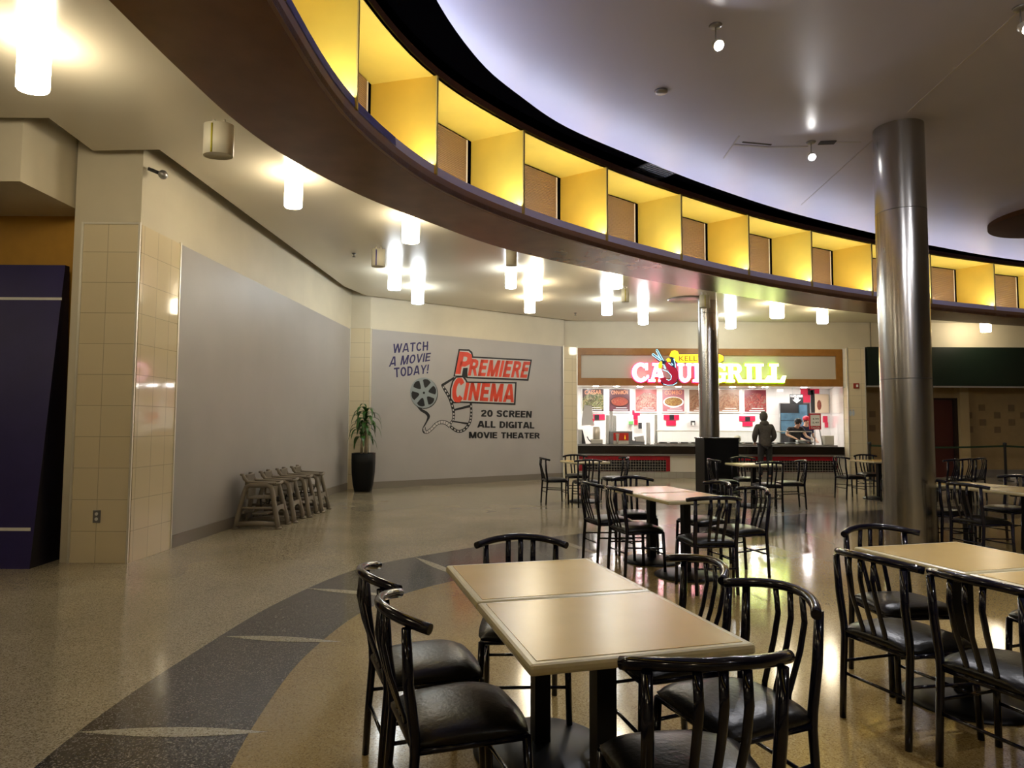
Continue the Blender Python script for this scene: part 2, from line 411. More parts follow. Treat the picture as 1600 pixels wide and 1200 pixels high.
def catmull(P, n=8):
    P = [Vector((p[0], p[1], 0)) for p in P]; out = []
    for i in range(len(P)-1):
        a = P[max(i-1, 0)]; b = P[i]; c = P[i+1]; d = P[min(i+2, len(P)-1)]
        for k in range(n):
            t = k/n
            out.append(.5*((2*b)+(c-a)*t+(2*a-5*b+4*c-d)*t*t+(3*b-a-3*c+d)*t**3))
    out.append(P[-1]); return out

# ------------------------------------------------------------------ camera
cam = bpy.data.cameras.new('camera'); cam.sensor_width = 36; cam.lens = 36*F0/1600; cam.clip_end = 100
co = bpy.data.objects.new('camera', cam); COL.objects.link(co)
fw = Vector((0, cos(PITCH), sin(PITCH))); up0 = Vector((0, -sin(PITCH), cos(PITCH)))
rt = Vector((1,0,0))*cos(ROLL)+up0*sin(ROLL); up = up0*cos(ROLL)-Vector((1,0,0))*sin(ROLL)
mw = Matrix.Identity(4)
for i in range(3): mw[i][0] = rt[i]; mw[i][1] = up[i]; mw[i][2] = -fw[i]
mw[2][3] = H; co.matrix_world = mw; SC.camera = co

# ------------------------------------------------------------------ plan curves
OUT = [(10,-8),(5,-7),(1,-5.2),(-1.0,-3.2),(-2.0,-.8),(-2.35,1.6),(-2.42,3.0),(-2.40,3.9),(-2.37,4.6),(-2.3,5.4),(-2.12,6.15),(-1.68,7.15),(-1.1,8.05),(-.1,9.38),(1.54,10.78),(2.92,11.79),(5.82,13.65),(8.26,14.83),(9.85,15.53),(12.69,16.45),(16,17.2),(20,17.8)]
BAY = [(8,-6.2),(5.5,-5.9),(3.4,-5.1),(1.6,-4.0),(.2,-2.5),(-.7,-.8),(-1.18,.9),(-1.38,2.5),(-1.43,4.0),(-1.32,5.46),(-.81,6.9),(.14,8.2),(1.36,9.4),(2.71,10.5),(4.16,11.54),(5.68,12.46),(7.3,13.34),(9.0,14.15),(10.93,14.92),(12.9,15.6),(15,16.2),(17.2,16.7),(20,17.1)]
INC = catmull(BAY, 6); OUTC = catmull(OUT, 6)
UP = [(9,-4.6),(6,-4.4),(3.6,-3.4),(1.8,-2.0),(.5,-.4),(-.3,1.4),(-.66,3.2),(-.75,4.5),(-.67,5.4),(-.34,6.4),(.07,7.1),(.66,7.88),(1.72,8.82),(3.01,9.87),(4.76,11.1),(7.01,12.4),(8.28,13.05),(11.12,14.28),(15,15.3),(20,16.2)]
UPC = catmull(UP, 6)

# ------------------------------------------------------------------ floor
fl = MB()
fl.box(-14,-9,-.2, 22,22,0, M['floor'])
bo = catmull([(0,-2.2),(-1.0,-.5),(-1.6,1.2),(-1.93,2.5),(-2.03,3.3),(-2.0,4.3),(-1.88,5.5),(-1.52,6.75),(-.75,7.65),(.25,8.5),(1.6,9.4),(3.2,10.3),(5.5,11.3),(9,12.5),(14,13.6),(20,14.4)], 8)
bi = catmull([(1.6,-2.2),(.2,-.6),(-.7,1.0),(-1.12,2.6),(-1.26,3.6),(-1.27,4.4),(-1.12,5.3),(-.75,6.0),(0,6.75),(.9,7.4),(2.0,8.1),(3.6,8.9),(5.8,9.8),(9.2,11),(14.2,12),(20,12.8)], 8)
fl.prism([(p.x, p.y) for p in bo]+[(20,-2.2)], 0, .0012, M['band'])
fl.prism([(p.x, p.y) for p in bi]+[(20,-2.2)], .0002, .0022, M['gold'])
def lensp(a, b, w):
    a = Vector(a); b = Vector(b); d = b-a; n = Vector((-d.y, d.x)).normalized(); k = 12
    return [tuple(a+d*i/k+n*w*sin(pi*i/k)) for i in range(k+1)]+[tuple(a+d*i/k-n*w*sin(pi*i/k)) for i in range(k-1, 0, -1)]
for a, b, w in (((-2.02,3.21),(-1.14,3.22),.05),((-1.94,4.62),(-1.13,4.52),.05),((-1.80,5.95),(-.95,5.7),.05),((-1.05,7.35),(-.45,6.4),.05),((-1.75,1.7),(-.85,1.5),.05),((.5,8.65),(1.0,7.5),.05),((2.2,9.75),(2.7,8.5),.05)):
    fl.prism(lensp(a, b, w), .001, .0026, M['lens'])
ld = at(1258,832), at(1302,851)
fl.prism([(ld[0].x, ld[0].y),(ld[0].x+.03, ld[0].y),(ld[1].x+.03, ld[1].y),(ld[1].x, ld[1].y)], .001, .0032, M['lens'])
struct(fl.build('floor', fix=False))

# ------------------------------------------------------------------ walls
ZT = 5.0
PA, PB, PC = (-4.67,6.98), (-3.96,6.97), (-3.93,7.74)
W1B = (-3.62,14.85); W2A = (-3.2,14.9); W2B = (1.42,18.15); PS = (1.78,18.3)
def wallstrip(mb, A, B, z0, z1, m, th=.15, inward=None):
    A = Vector(A); B = Vector(B); d = (B-A).normalized(); n = Vector((-d.y, d.x))
    if inward: n = -n
    q = [A, B, B+n*th, A+n*th]
    mb.prism([tuple(p) for p in q], z0, z1, m)
w = MB()       # left wall: grey hoarding and cream band above
wallstrip(w, PC, W1B, 0, 3.56, M['panel']); wallstrip(w, PC, W1B, 3.56, ZT, M['band_wall'])
struct(w.build('wall_left', fix=False))
w = MB(); wallstrip(w, W2A, W2B, 0, 3.58, M['panel']); wallstrip(w, W2A, W2B, 3.58, ZT, M['band_wall'])
wallstrip(w, W1B, (W2A[0]-.0, W2A[1]), 3.56, ZT, M['band_wall'])
struct(w.build('wall_rear', fix=False))
def baseb(name, A, B, h=.15):
    b = MB(); A = Vector(A); B = Vector(B); d = (B-A).normalized(); n = Vector((d.y, -d.x)); A = A+n*.012
    wallstrip(b, tuple(A), tuple(B+n*.012), 0, h, M['base'], .012); struct(b.build(name, fix=False))
baseb('baseboard_left', PC, W1B); baseb('baseboard_rear', W2A, W2B)
# big tiled pillar at left
p = MB()
p.prism([PA, PB, PC, (-4.67,7.9)], 0, ZT, M['band_wall'])
pt = MB()
pt.box(-4.56,6.955,.0,-3.95,6.975,3.55, M['tile_x'])
d = Vector((PC[0]-PB[0], PC[1]-PB[1], 0)).normalized(); n = Vector((d.y, -d.x, 0))
a = Vector((PB[0], PB[1], 0))
q = [a, a+d*.77, a+d*.77+n*.018, a+n*.018]
pt.prism([(v.x, v.y) for v in q], 0, 3.55, M['tile_y'])
for x, y in ((-4.56,6.95),(-3.955,6.945)): pt.box(x-.011,y-.008,0,x+.011,y+.012,3.57,M['chrome'])
pt.box(-4.56,6.945,3.55,-3.955,6.97,3.57,M['chrome'])
c = a+d*.77+n*.01; pt.box(c.x-.008,c.y-.01,0,c.x+.016,c.y+.01,3.57,M['chrome'])
pil = p.build('tiled_pillar', fix=False); pt.build('tile_cladding', pil, fix=False)
tag(pil, 'broad pillar clad in glossy cream tiles with bright metal edges, beside the blue kiosk', 'pillar')
# narrow tiled pillars
def npil(x0, x1, yA, yB, label, wid=.02):
    p = MB(); p.prism([(x0,yA),(x1,yB),(x1,yB+.3),(x0,yA+.3)], 0, 3.58, M['tile_x'])
    o = p.build('tiled_pillar', fix=False)
    e = MB()
    for x, y in ((x0,yA),(x1,yB)): e.box(x-.012,y-.012,0,x+.012,y+.012,3.6,M['chrome'])
    e.build('edge_trim', o, fix=False); return tag(o, label, 'pillar')
npil(-3.62,-3.16,14.78,14.80,'narrow cream tiled pillar in the corner behind the potted plant')
npil(1.40,1.79,18.08,18.27,'narrow cream tiled pillar between the cinema mural and the food counter')
p3 = npil(9.2,9.68,18.2,18.2,'cream tiled pillar with red fire alarm, right of the food counter')
# upper wall over the shops
w = MB(); w.box(1.42,18.3,3.56,20,18.6,ZT,M['band_wall'])
struct(w.build('wall_shopfront', fix=False))
w = MB(); w.box(9.9,18.285,3.56,9.92,18.31,4.4,M['base']); struct(w.build('trim_1', fix=False))
# white bulkhead and ochre recess at far left
w = MB(); w.box(-13,6.22,3.74,-4.70,8.2,ZT,M['band_wall']); struct(w.build('wall_bulkhead', fix=False))
w = MB(); w.box(-13,7.30,0,-4.66,7.5,3.76,M['ochre']); struct(w.build('wall_recess', fix=False))
# enclosing walls outside the frame
w = MB(); w.box(20,-9,0,20.2,22,5.6,M['band_wall']); struct(w.build('wall_right', fix=False))
w = MB(); w.box(-14,-9.2,0,22,-9,5.6,M['band_wall']); struct(w.build('wall_behind', fix=False))
w = MB(); w.box(-14,-9,0,-13.8,7,5.6,M['band_wall']); struct(w.build('wall_outer', fix=False))

# ------------------------------------------------------------------ lower ceiling
edge = [(-14,6.08),(-4.36,6.09),(-4.42,6.84),(-3.70,6.80),(-3.50,13.75),(-3.27,14.68),(1.45,18.02),(1.9,18.24),(20,18.2)]
inner = [(p.x, p.y) for p in OUTC]
inn = [(x, y) for x, y in inner]
poly = edge+[(20,17.8)]+inn[::-1][1:]+[(10,-9),(-14,-9)]
c = MB(); c.prism(poly, 4.30, 4.38, M['ceil'])
struct(c.build('ceiling', fix=False))
# lavender upper ceiling
poly = [(p.x, p.y) for p in UPC]+[(20,-4.6)]
c = MB(); c.prism(poly, 5.05, 5.15, M['upper'])
up_o = struct(c.build('ceiling_upper', fix=False))
def seam(mb, pts, w, m, z=5.05, h=.006):
    P = [at(x, y, z) for x, y in pts]
    for a, b in zip(P, P[1:]):
        d = (b-a).normalized(); n = Vector((-d.y, d.x, 0))*w
        mb.prism([((a-n).x,(a-n).y),((b-n).x,(b-n).y),((b+n).x,(b+n).y),((a+n).x,(a+n).y)], z-h, z+.01, m)
c = MB()
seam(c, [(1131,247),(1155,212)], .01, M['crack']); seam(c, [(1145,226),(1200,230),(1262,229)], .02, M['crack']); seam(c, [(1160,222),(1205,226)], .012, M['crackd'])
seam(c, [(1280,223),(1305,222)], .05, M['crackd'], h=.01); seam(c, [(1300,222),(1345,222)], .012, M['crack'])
seam(c, [(1252,320),(1369,214)], .006, M['crack']); seam(c, [(1418,175),(1600,10)], .006, M['crack'])
c.build('torn_seam', up_o, fix=False)
# black void above the gap
c = MB(); c.box(-5,-8,5.37,20,19,5.45,M['black']); struct(c.build('ceiling_void', fix=False))
c = MB(); c.box(-14,-9,5.46,22,22,5.6,M['black']); struct(c.build('ceiling_slab', fix=False))
# back of the upper void between lower ceiling and slab
c = MB()
for i in range(len(OUTC)-1):
    a, b = OUTC[i], OUTC[i+1]
    c.add([(a.x,a.y,3.95),(b.x,b.y,3.95),(b.x,b.y,4.31),(a.x,a.y,4.31)], [(0,1,2,3)], M['wood'])

# ------------------------------------------------------------------ curved bulkhead with yellow niches
ring = thing('curved_bulkhead', 'long curved brown bulkhead with a row of lit yellow niches under the upper ceiling', 'bulkhead')
Z1, Z2, Z3, Z4, Z5, Z6 = 3.95, 4.08, 4.175, 5.15, 5.25, 5.38
def nearest_in(p):
    best = min(range(len(INC)), key=lambda i: (INC[i]-p).length); return best
sf = MB()     # soffit: ribbon between outer and inner curves
NS = 150
def resample(C, n):
    L = [0]
    for a, b in zip(C, C[1:]): L.append(L[-1]+(b-a).length)
    out = []
    j = 0
    for i in range(n+1):
        t = L[-1]*i/n
        while j < len(L)-2 and L[j+1] < t: j += 1
        f = (t-L[j])/max(1e-9, L[j+1]-L[j]); out.append(C[j].lerp(C[j+1], f))
    return out
poly = [(p.x, p.y) for p in OUTC]+[(p.x, p.y) for p in INC[::-1]]
sf.prism(poly, Z1, Z1+.06, M['wood'])
sf.v += []; 
for f, v, in (): pass
o_s = sf.build('soffit', ring, fix=False)
c.build('outer_fascia', ring, fix=False)
def curtain(C, z0, z1, m, th, name, inset=0.0, flip=1):
    """curved upright band standing on the inner curve, thickness th away from the room centre"""
    mb = MB(); n = len(C); nr = []
    for i in range(n):
        d = C[min(i+1, n-1)]-C[max(i-1, 0)]; d.normalize(); nr.append(Vector((-d.y, d.x, 0)))
    A = [C[i]+nr[i]*inset for i in range(n)]; B = [C[i]+nr[i]*(inset+th) for i in range(n)]
    vs = []
    for a, b in zip(A, B): vs += [(a.x,a.y,z0),(a.x,a.y,z1),(b.x,b.y,z1),(b.x,b.y,z0)]
    fs = []
    for i in range(n-1):
        for k in range(4): fs.append((i*4+k, i*4+(k+1) % 4, (i+1)*4+(k+1) % 4, (i+1)*4+k))
    mb.add(vs, fs, m); return mb.build(name, ring, fix=False)
# the curve runs with the room centre on its right, so +n points outwards
curtain(INC, Z1-.002, Z2, M['woodlip'], .03, 'lip')
curtain(INC, Z2, Z3, M['strip'], .02, 'ledge_strip', .008)
curtain(INC, Z4, Z5, M['woodtop'], .03, 'top_band')
nb = len(BAY)
BV = [Vector((x, y, 0)) for x, y in BAY]
ND = []
for i in range(nb):
    d = (BV[min(i+1, nb-1)]-BV[max(i-1, 0)]).normalized(); n = Vector((-d.y, d.x, 0))
    # partitions lean a little towards the viewer's left
    ND.append((n*.76-d*.18)/.78)
DEP = .78
nc = MB(); poly = [(p.x, p.y) for p in INC]
back = []
for i in range(nb): back.append(BV[i]+ND[i]*DEP)
NI = []
for i in range(len(INC)):
    d = (INC[min(i+1, len(INC)-1)]-INC[max(i-1, 0)]).normalized(); NI.append(Vector((-d.y, d.x, 0)))
for k in range(nb-1):     # each bay: ceiling, floor, partition, pane
    seg = INC[k*6:(k+1)*6+1]
    poly = [(p.x, p.y) for p in seg]+[(back[k+1].x, back[k+1].y),(back[k].x, back[k].y)]
    col = M['yellow'] if k % 2 == 0 else M['amber']
    mb = MB(); mb.prism(poly, Z4, Z4+.02, M['yellow']); mb.build('niche_ceiling', ring, fix=False)
    fpoly = [(p.x+NI[k*6+j].x*.03, p.y+NI[k*6+j].y*.03) for j, p in enumerate(seg)]+poly[-2:]
    mb = MB(); mb.prism(fpoly, Z2-.01, Z2+.01, M['yellow']); mb.build('niche_floor', ring, fix=False)
    a, b = BV[k+1], back[k+1]; t = (BV[k+1]-BV[k]).normalized()*.03
    mb = MB(); mb.prism([(a.x,a.y),(b.x,b.y),(b.x-t.x,b.y-t.y),(a.x-t.x,a.y-t.y)], Z2, Z4, col)
    e = a-ND[k+1]*.012
    mb.prism([(e.x,e.y),(a.x,a.y),(a.x-t.x*1.2,a.y-t.y*1.2),(e.x-t.x*1.2,e.y-t.y*1.2)], Z2, Z4+.0, M['edge'])
    mb.build('divider', ring, fix=False)
    # pane with a thin frame, and a black slot beside the next partition
    p0, p1 = back[k]-ND[k]*.05, back[k+1]-ND[k+1]*.05
    dd = p1-p0; L = dd.length; dd.normalize(); nn = Vector((-dd.y, dd.x, 0))
    pe = p0+dd*(L-.17); z0, z1 = Z2+.01, Z4-.03
    mb = MB(); q = [p0, pe, pe+nn*.02, p0+nn*.02]; mb.prism([(v.x,v.y) for v in q], z0, z1, M['ribbed'])
    pane = mb.build('glass_pane', ring, fix=False)
    mb = MB(); q = [pe, pe+dd*.03, pe+dd*.03+nn*.03, pe+nn*.03]; mb.prism([(v.x,v.y) for v in q], z0, z1, M['chrome']); mb.build('pane_frame', pane, fix=False)
    mb = MB(); q = [p0+nn*.03, p1+nn*.03, p1+nn*.05, p0+nn*.05]; mb.prism([(v.x,v.y) for v in q], Z2, Z4, M['black']); mb.build('backing_board', ring, fix=False)
    # light tubes lying behind the ledge strip
    s0 = INC[k*6+1]+NI[k*6+1]*.09; s1 = INC[k*6+5]+NI[k*6+5]*.09
    mb = MB(); mb.tube([(s0.x,s0.y,Z2+.035),(s1.x,s1.y,Z2+.035)], .016, M['tube_w'], 6); mb.build('warm_tube', ring, fix=False)
    mb = MB()
    for j in range(k*6, k*6+6):
        a, b = INC[j]+NI[j]*.030, INC[j+1]+NI[j+1]*.030; a2, b2 = INC[j]+NI[j]*.046, INC[j+1]+NI[j+1]*.046
        mb.add([(a.x,a.y,Z3-.004),(b.x,b.y,Z3-.004),(b2.x,b2.y,Z3-.004),(a2.x,a2.y,Z3-.004)], [(0,1,2,3)], M['tube_c'])
    mb.build('cool_strip', ring, fix=False)
# blue masking tape left on the strip
tp = MB()
for i in range(48, 57):
    a, b = INC[i]-NI[i]*.003, INC[i+1]-NI[i+1]*.003; c2 = [(a.x,a.y,Z2+.01),(b.x,b.y,Z2+.01),(b.x+NI[i+1].x*.01,b.y+NI[i+1].y*.01,Z3+.002),(a.x+NI[i].x*.01,a.y+NI[i].y*.01,Z3+.002)]
    tp.add(c2, [(0,1,2,3)], M['tape'])
tp.build('masking_tape', ring, fix=False)

# small disc soffit at right edge
d = MB(); d.lathe([(0,4.97),(1.08,4.97),(1.08,5.05)], mat('disc_brown',(.08,.04,.018),.8,spec=.1), 48, c=(9.45,11.2), smooth=False)
tag(d.build('ceiling_disc'), 'round brown disc fixed under the upper ceiling at the right edge', 'ceiling disc')
# vent in the black gap
v = MB(); vp = [at(982,264,5.36), at(1014,251,5.36), at(1059,272,5.36), at(1024,281,5.36)]
cx = sum((p for p in vp), Vector())/4
T = Matrix.Translation((cx.x,cx.y,5.36)) @ Matrix.Rotation(radians(35),4,'Z')
for s in (-1,1):
    v.box(-.3,s*.3-.02,-.02,.3,s*.3+.02,0,M['darkgrey'],T); v.box(s*.3-.02,-.3,-.02,s*.3+.02,.3,0,M['darkgrey'],T)
vo = v.build('air_vent', fix=False); tag(vo, 'dark square louvred air vent in the black gap above the niches', 'vent')
v = MB()
for i in range(11): v.box(-.28,-.26+i*.05,-.022,.28,-.24+i*.05,-.012,M['greymetal'],T)
v.build('louvre', vo, fix=False)
# round access plates / sprinklers / smoke detectors
def small_round(px, py, z, r, label, m, name='smoke_detector', cat='smoke detector', drop=.03):
    c = at(px,py,z); mb = MB(); mb.lathe([(r,z),(r,z-drop*.6),(r*.7,z-drop),(.0,z-drop)][::-1], m, 16, c=(c.x,c.y))
    return tag(mb.build(name), label, cat)
small_round(1033,142,5.05,.07,'small round grey detector plate on the lavender ceiling left of the spotlights',M['greymetal'])
small_round(800,400,4.3,.02,'tiny sprinkler head on the white ceiling',M['chrome'],'sprinkler','sprinkler')
bpy.data.objects.remove(bpy.data.objects['sprinkler'])
for px, py, lab in ((553,396,'tiny sprinkler head near the left edge of the white ceiling'),(899,489,'tiny sprinkler head hanging near the back wall left of the red reflection'),(845,446,'tiny sprinkler head among the bright lamps at centre')):
    c = at(px,py,4.3); mb = MB(); mb.lathe([(.0,4.235),(.03,4.24),(.03,4.245),(.008,4.25),(.008,4.285),(.035,4.29),(.035,4.31)], M['darkgrey'], 12, c=(c.x,c.y))
    tag(mb.build('sprinkler'), lab, 'sprinkler')
mb = MB(); c = at(1105,464,4.3); mb.lathe([(.0,4.28),(.42,4.28),(.46,4.298)], M['base'], 32, c=(c.x-.35,c.y+.3)); tag(mb.build('speaker_plate'), 'flat round plate on the white ceiling beside the rear column', 'ceiling plate')
# camera dome on the pillar
mb = MB(); mb.tube([(-3.93,7.02,4.18),(-3.82,7.05,4.14)], .02, M['darkgrey'], 8); mb.ball((-3.79,7.06,4.13), .05, M['greymetal'])
tag(mb.build('security_camera'), 'small dark security camera high on the tiled pillar corner', 'camera')

# ------------------------------------------------------------------ oval ceiling lamps
lamps = [
 (-3.56,4.79,'w',.115,.085,.40,'lit oval ceiling lamp at the upper left, nearest of all','lit'),
 (-2.77,6.11,'o',.14,.10,.35,'unlit cream oval ceiling lamp with yellow tape, close to the brown bulkhead','unlit'),
 (-2.51,7.47,'w',.10,.085,.39,'lit oval ceiling lamp below the bulkhead curve, second bright one from the left','lit'),
 (-1.40,9.0,'w',.12,.09,.37,'lit oval ceiling lamp whose top is cut off by the bulkhead, above the mural','lit'),
 (-2.16,10.57,'o',.11,.09,.33,'unlit grey oval ceiling lamp with blue tape, left of the paired lamps','unlit'),
 (-2.20,12.28,'c',.12,.09,.36,'bright cool oval ceiling lamp, left one of the pair over the plant','lit'),
 (-1.97,13.70,'c',.13,.10,.36,'bright cool oval ceiling lamp, lower right one of the pair over the plant','lit'),
 (-.02,10.46,'o',.09,.08,.33,'unlit grey oval ceiling lamp half hidden by the bulkhead at centre','unlit'),
 (-.03,12.03,'c',.10,.09,.37,'bright cool oval ceiling lamp directly under the half hidden unlit one','lit'),
 (.48,13.22,'w',.12,.10,.36,'bright warm oval ceiling lamp, upper right of the central pair','lit'),
 (.39,14.75,'w',.12,.10,.36,'bright warm oval ceiling lamp, lower left of the central pair','lit'),
 (2.15,15.0,'c',.12,.10,.36,'bright cool oval ceiling lamp left of a small unlit one, over the food counter','lit'),
 (1.86,11.85,'w',.12,.09,.40,'lit oval ceiling lamp peeping out just under the brown bulkhead edge','lit'),
 (2.32,13.55,'o',.08,.07,.33,'small unlit oval ceiling lamp just left of the red glow','unlit'),
 (3.25,16.4,'c',.12,.10,.36,'bright cool oval ceiling lamp in the red glow on the ceiling','lit'),
 (4.14,14.2,'o',.11,.09,.33,'dim oval ceiling lamp with yellow tape in front of the rear column','unlit'),
 (5.62,17.0,'c',.13,.10,.36,'bright cool oval ceiling lamp just right of the rear column','lit'),
 (6.15,15.33,'w',.16,.10,.36,'wide bright oval ceiling lamp over the green lettering','lit'),
 (7.56,16.1,'w',.13,.10,.36,'bright oval ceiling lamp left of the front steel column','lit'),
 (12.5,17.45,'w',.13,.10,.36,'lit oval ceiling lamp right of the steel column over the dark green fascia','lit'),
 (-3.6,1.2,'w',.115,.085,.40,'added oval fill lamp outside the frame at left, behind the viewpoint','lit'),  # this and the next three are unseen, added to brighten the floor
 (-3.4,-3.4,'w',.115,.085,.40,'added oval fill lamp far behind the viewpoint','lit'),
 (-8.5,2.5,'w',.115,.085,.40,'added oval fill lamp far to the left outside the frame','lit'),
 (-.5,-7.2,'w',.115,.085,.40,'added oval fill lamp by the rear wall behind the viewpoint','lit')]
for x, y, k, ra, rb, ln, lab, st in lamps:
    t = thing('ceiling_lamp', lab, 'ceiling lamp', (x,y,4.3), 0, 'oval lamps under the white ceiling')
    z1, z0 = -.055, -ln
    if k == 'o':
        mb = MB(); mb.lathe([(0,z0+.012),(.95,z0+.012),(.96,z0),(1,z0),(1,z1),(0,z1)], M['lamp_off'], 28, ex=ra, ey=rb)
        mb.build('shade', t, fix=False)
    else:
        mb = MB(); mb.lathe([(0,z0),(.9,z0),(1,z0+.015),(1,z1),(.9,z1),(0,z1)], M['lamp_w'] if k == 'w' else M['lamp_c'], 28, ex=ra, ey=rb)
        mb.build('shade', t, fix=False)
    for s in (-1,1):
        mb = MB(); mb.lathe([(.014,z1-.01),(.014,0)], M['chrome'], 10, c=(s*ra*.35,0)); mb.build('mounting_clip', t)
    if k == 'o' and abs(x+.02) > .01:
        mb = MB(); mb.tube([(ra*-.15,-rb-.001,z1-.02),(ra*-.15,-rb-.001,z0+.0)], .009, M['tape'] if x in (-2.16,) else mat('yellow_tape',(.5,.45,.02),.5), 6, flat=(1,.4)); mb.build('tape_strip', t)

# spotlights on the upper ceiling
def spot(px, py, label, yaw, lit=60):
    c = at(px,py,5.05); t = thing('spotlight', label, 'spotlight', (c.x,c.y,5.05), yaw, 'spotlights on the upper ceiling')
    mb = MB(); mb.lathe([(.0,-.02),(.05,-.015),(.06,0)], M['greymetal'], 16); mb.build('canopy', t)
    mb = MB(); mb.tube([(0,0,-.015),(0,0,-.15)], .006, M['greymetal'], 8); mb.ball((0,0,-.16), .014, M['chrome']); mb.build('stem', t)
    T = Matrix.Translation((0,-.035,-.20)) @ Matrix.Rotation(radians(-48),4,'X')
    mb = MB(); mb.lathe([(.018,.07),(.04,.04),(.048,-.03)], M['chrome'], 16, T=T); h = mb.build('lamp_head', t)
    mb = MB(); mb.lathe([(0,-.026),(.043,-.026),(.043,-.031),(0,-.031)], M['spotface'], 16, T=T); mb.build('bulb', h)
    ld_ = bpy.data.lights.new('spot_beam', 'SPOT'); ld_.energy = 150; ld_.spot_size = radians(110); ld_.spot_blend = .6; ld_.shadow_soft_size = .04; ld_.color = (.97,.96,1)
    lo = bpy.data.objects.new('spot_beam', ld_); COL.objects.link(lo); lo.parent = t; lo.matrix_local = T @ Matrix.Translation((0,0,-.05))
    return t
spot(1118,40,'spotlight hanging on a thin stem, left one of the three on the lavender ceiling',radians(10))
spot(1267,222,'spotlight hanging at the torn seam near the steel column',radians(-15))
spot(1594,12,'spotlight at the top right corner of the lavender ceiling',radians(10))
for x, y, lab in ((2.2,1.5,'above the viewpoint'),(5.5,2.5,'to the right outside the frame'),(4.0,-2.0,'behind the viewpoint')):  # unseen extra spotlights, added for general light in the upper room
    t_ = spot(1118,40,'added fill spotlight on the upper ceiling '+lab,radians(160)); t_.location = (x,y,5.05)

# ------------------------------------------------------------------ steel columns
def column(x, y, r, h, zs, label):
    t = thing('steel_column', label, 'column', (x,y,0))
    mb = MB(); mb.lathe([(r,0),(r,h)], M['steel'], 64, smooth=True); mb.build('column_shaft', t, fix=False)
    for z in zs:
        mb = MB(); mb.lathe([(r+.001,z-.003),(r+.001,z+.003)], M['darkgrey'], 64); mb.build('joint_line', t)
column(4.66,7.86,.272,5.05,(4.0,2.0),'thick polished steel column standing behind the right-hand tables')
column(4.50,15.2,.225,4.30,(4.0,),'slender polished steel column in front of the food counter')

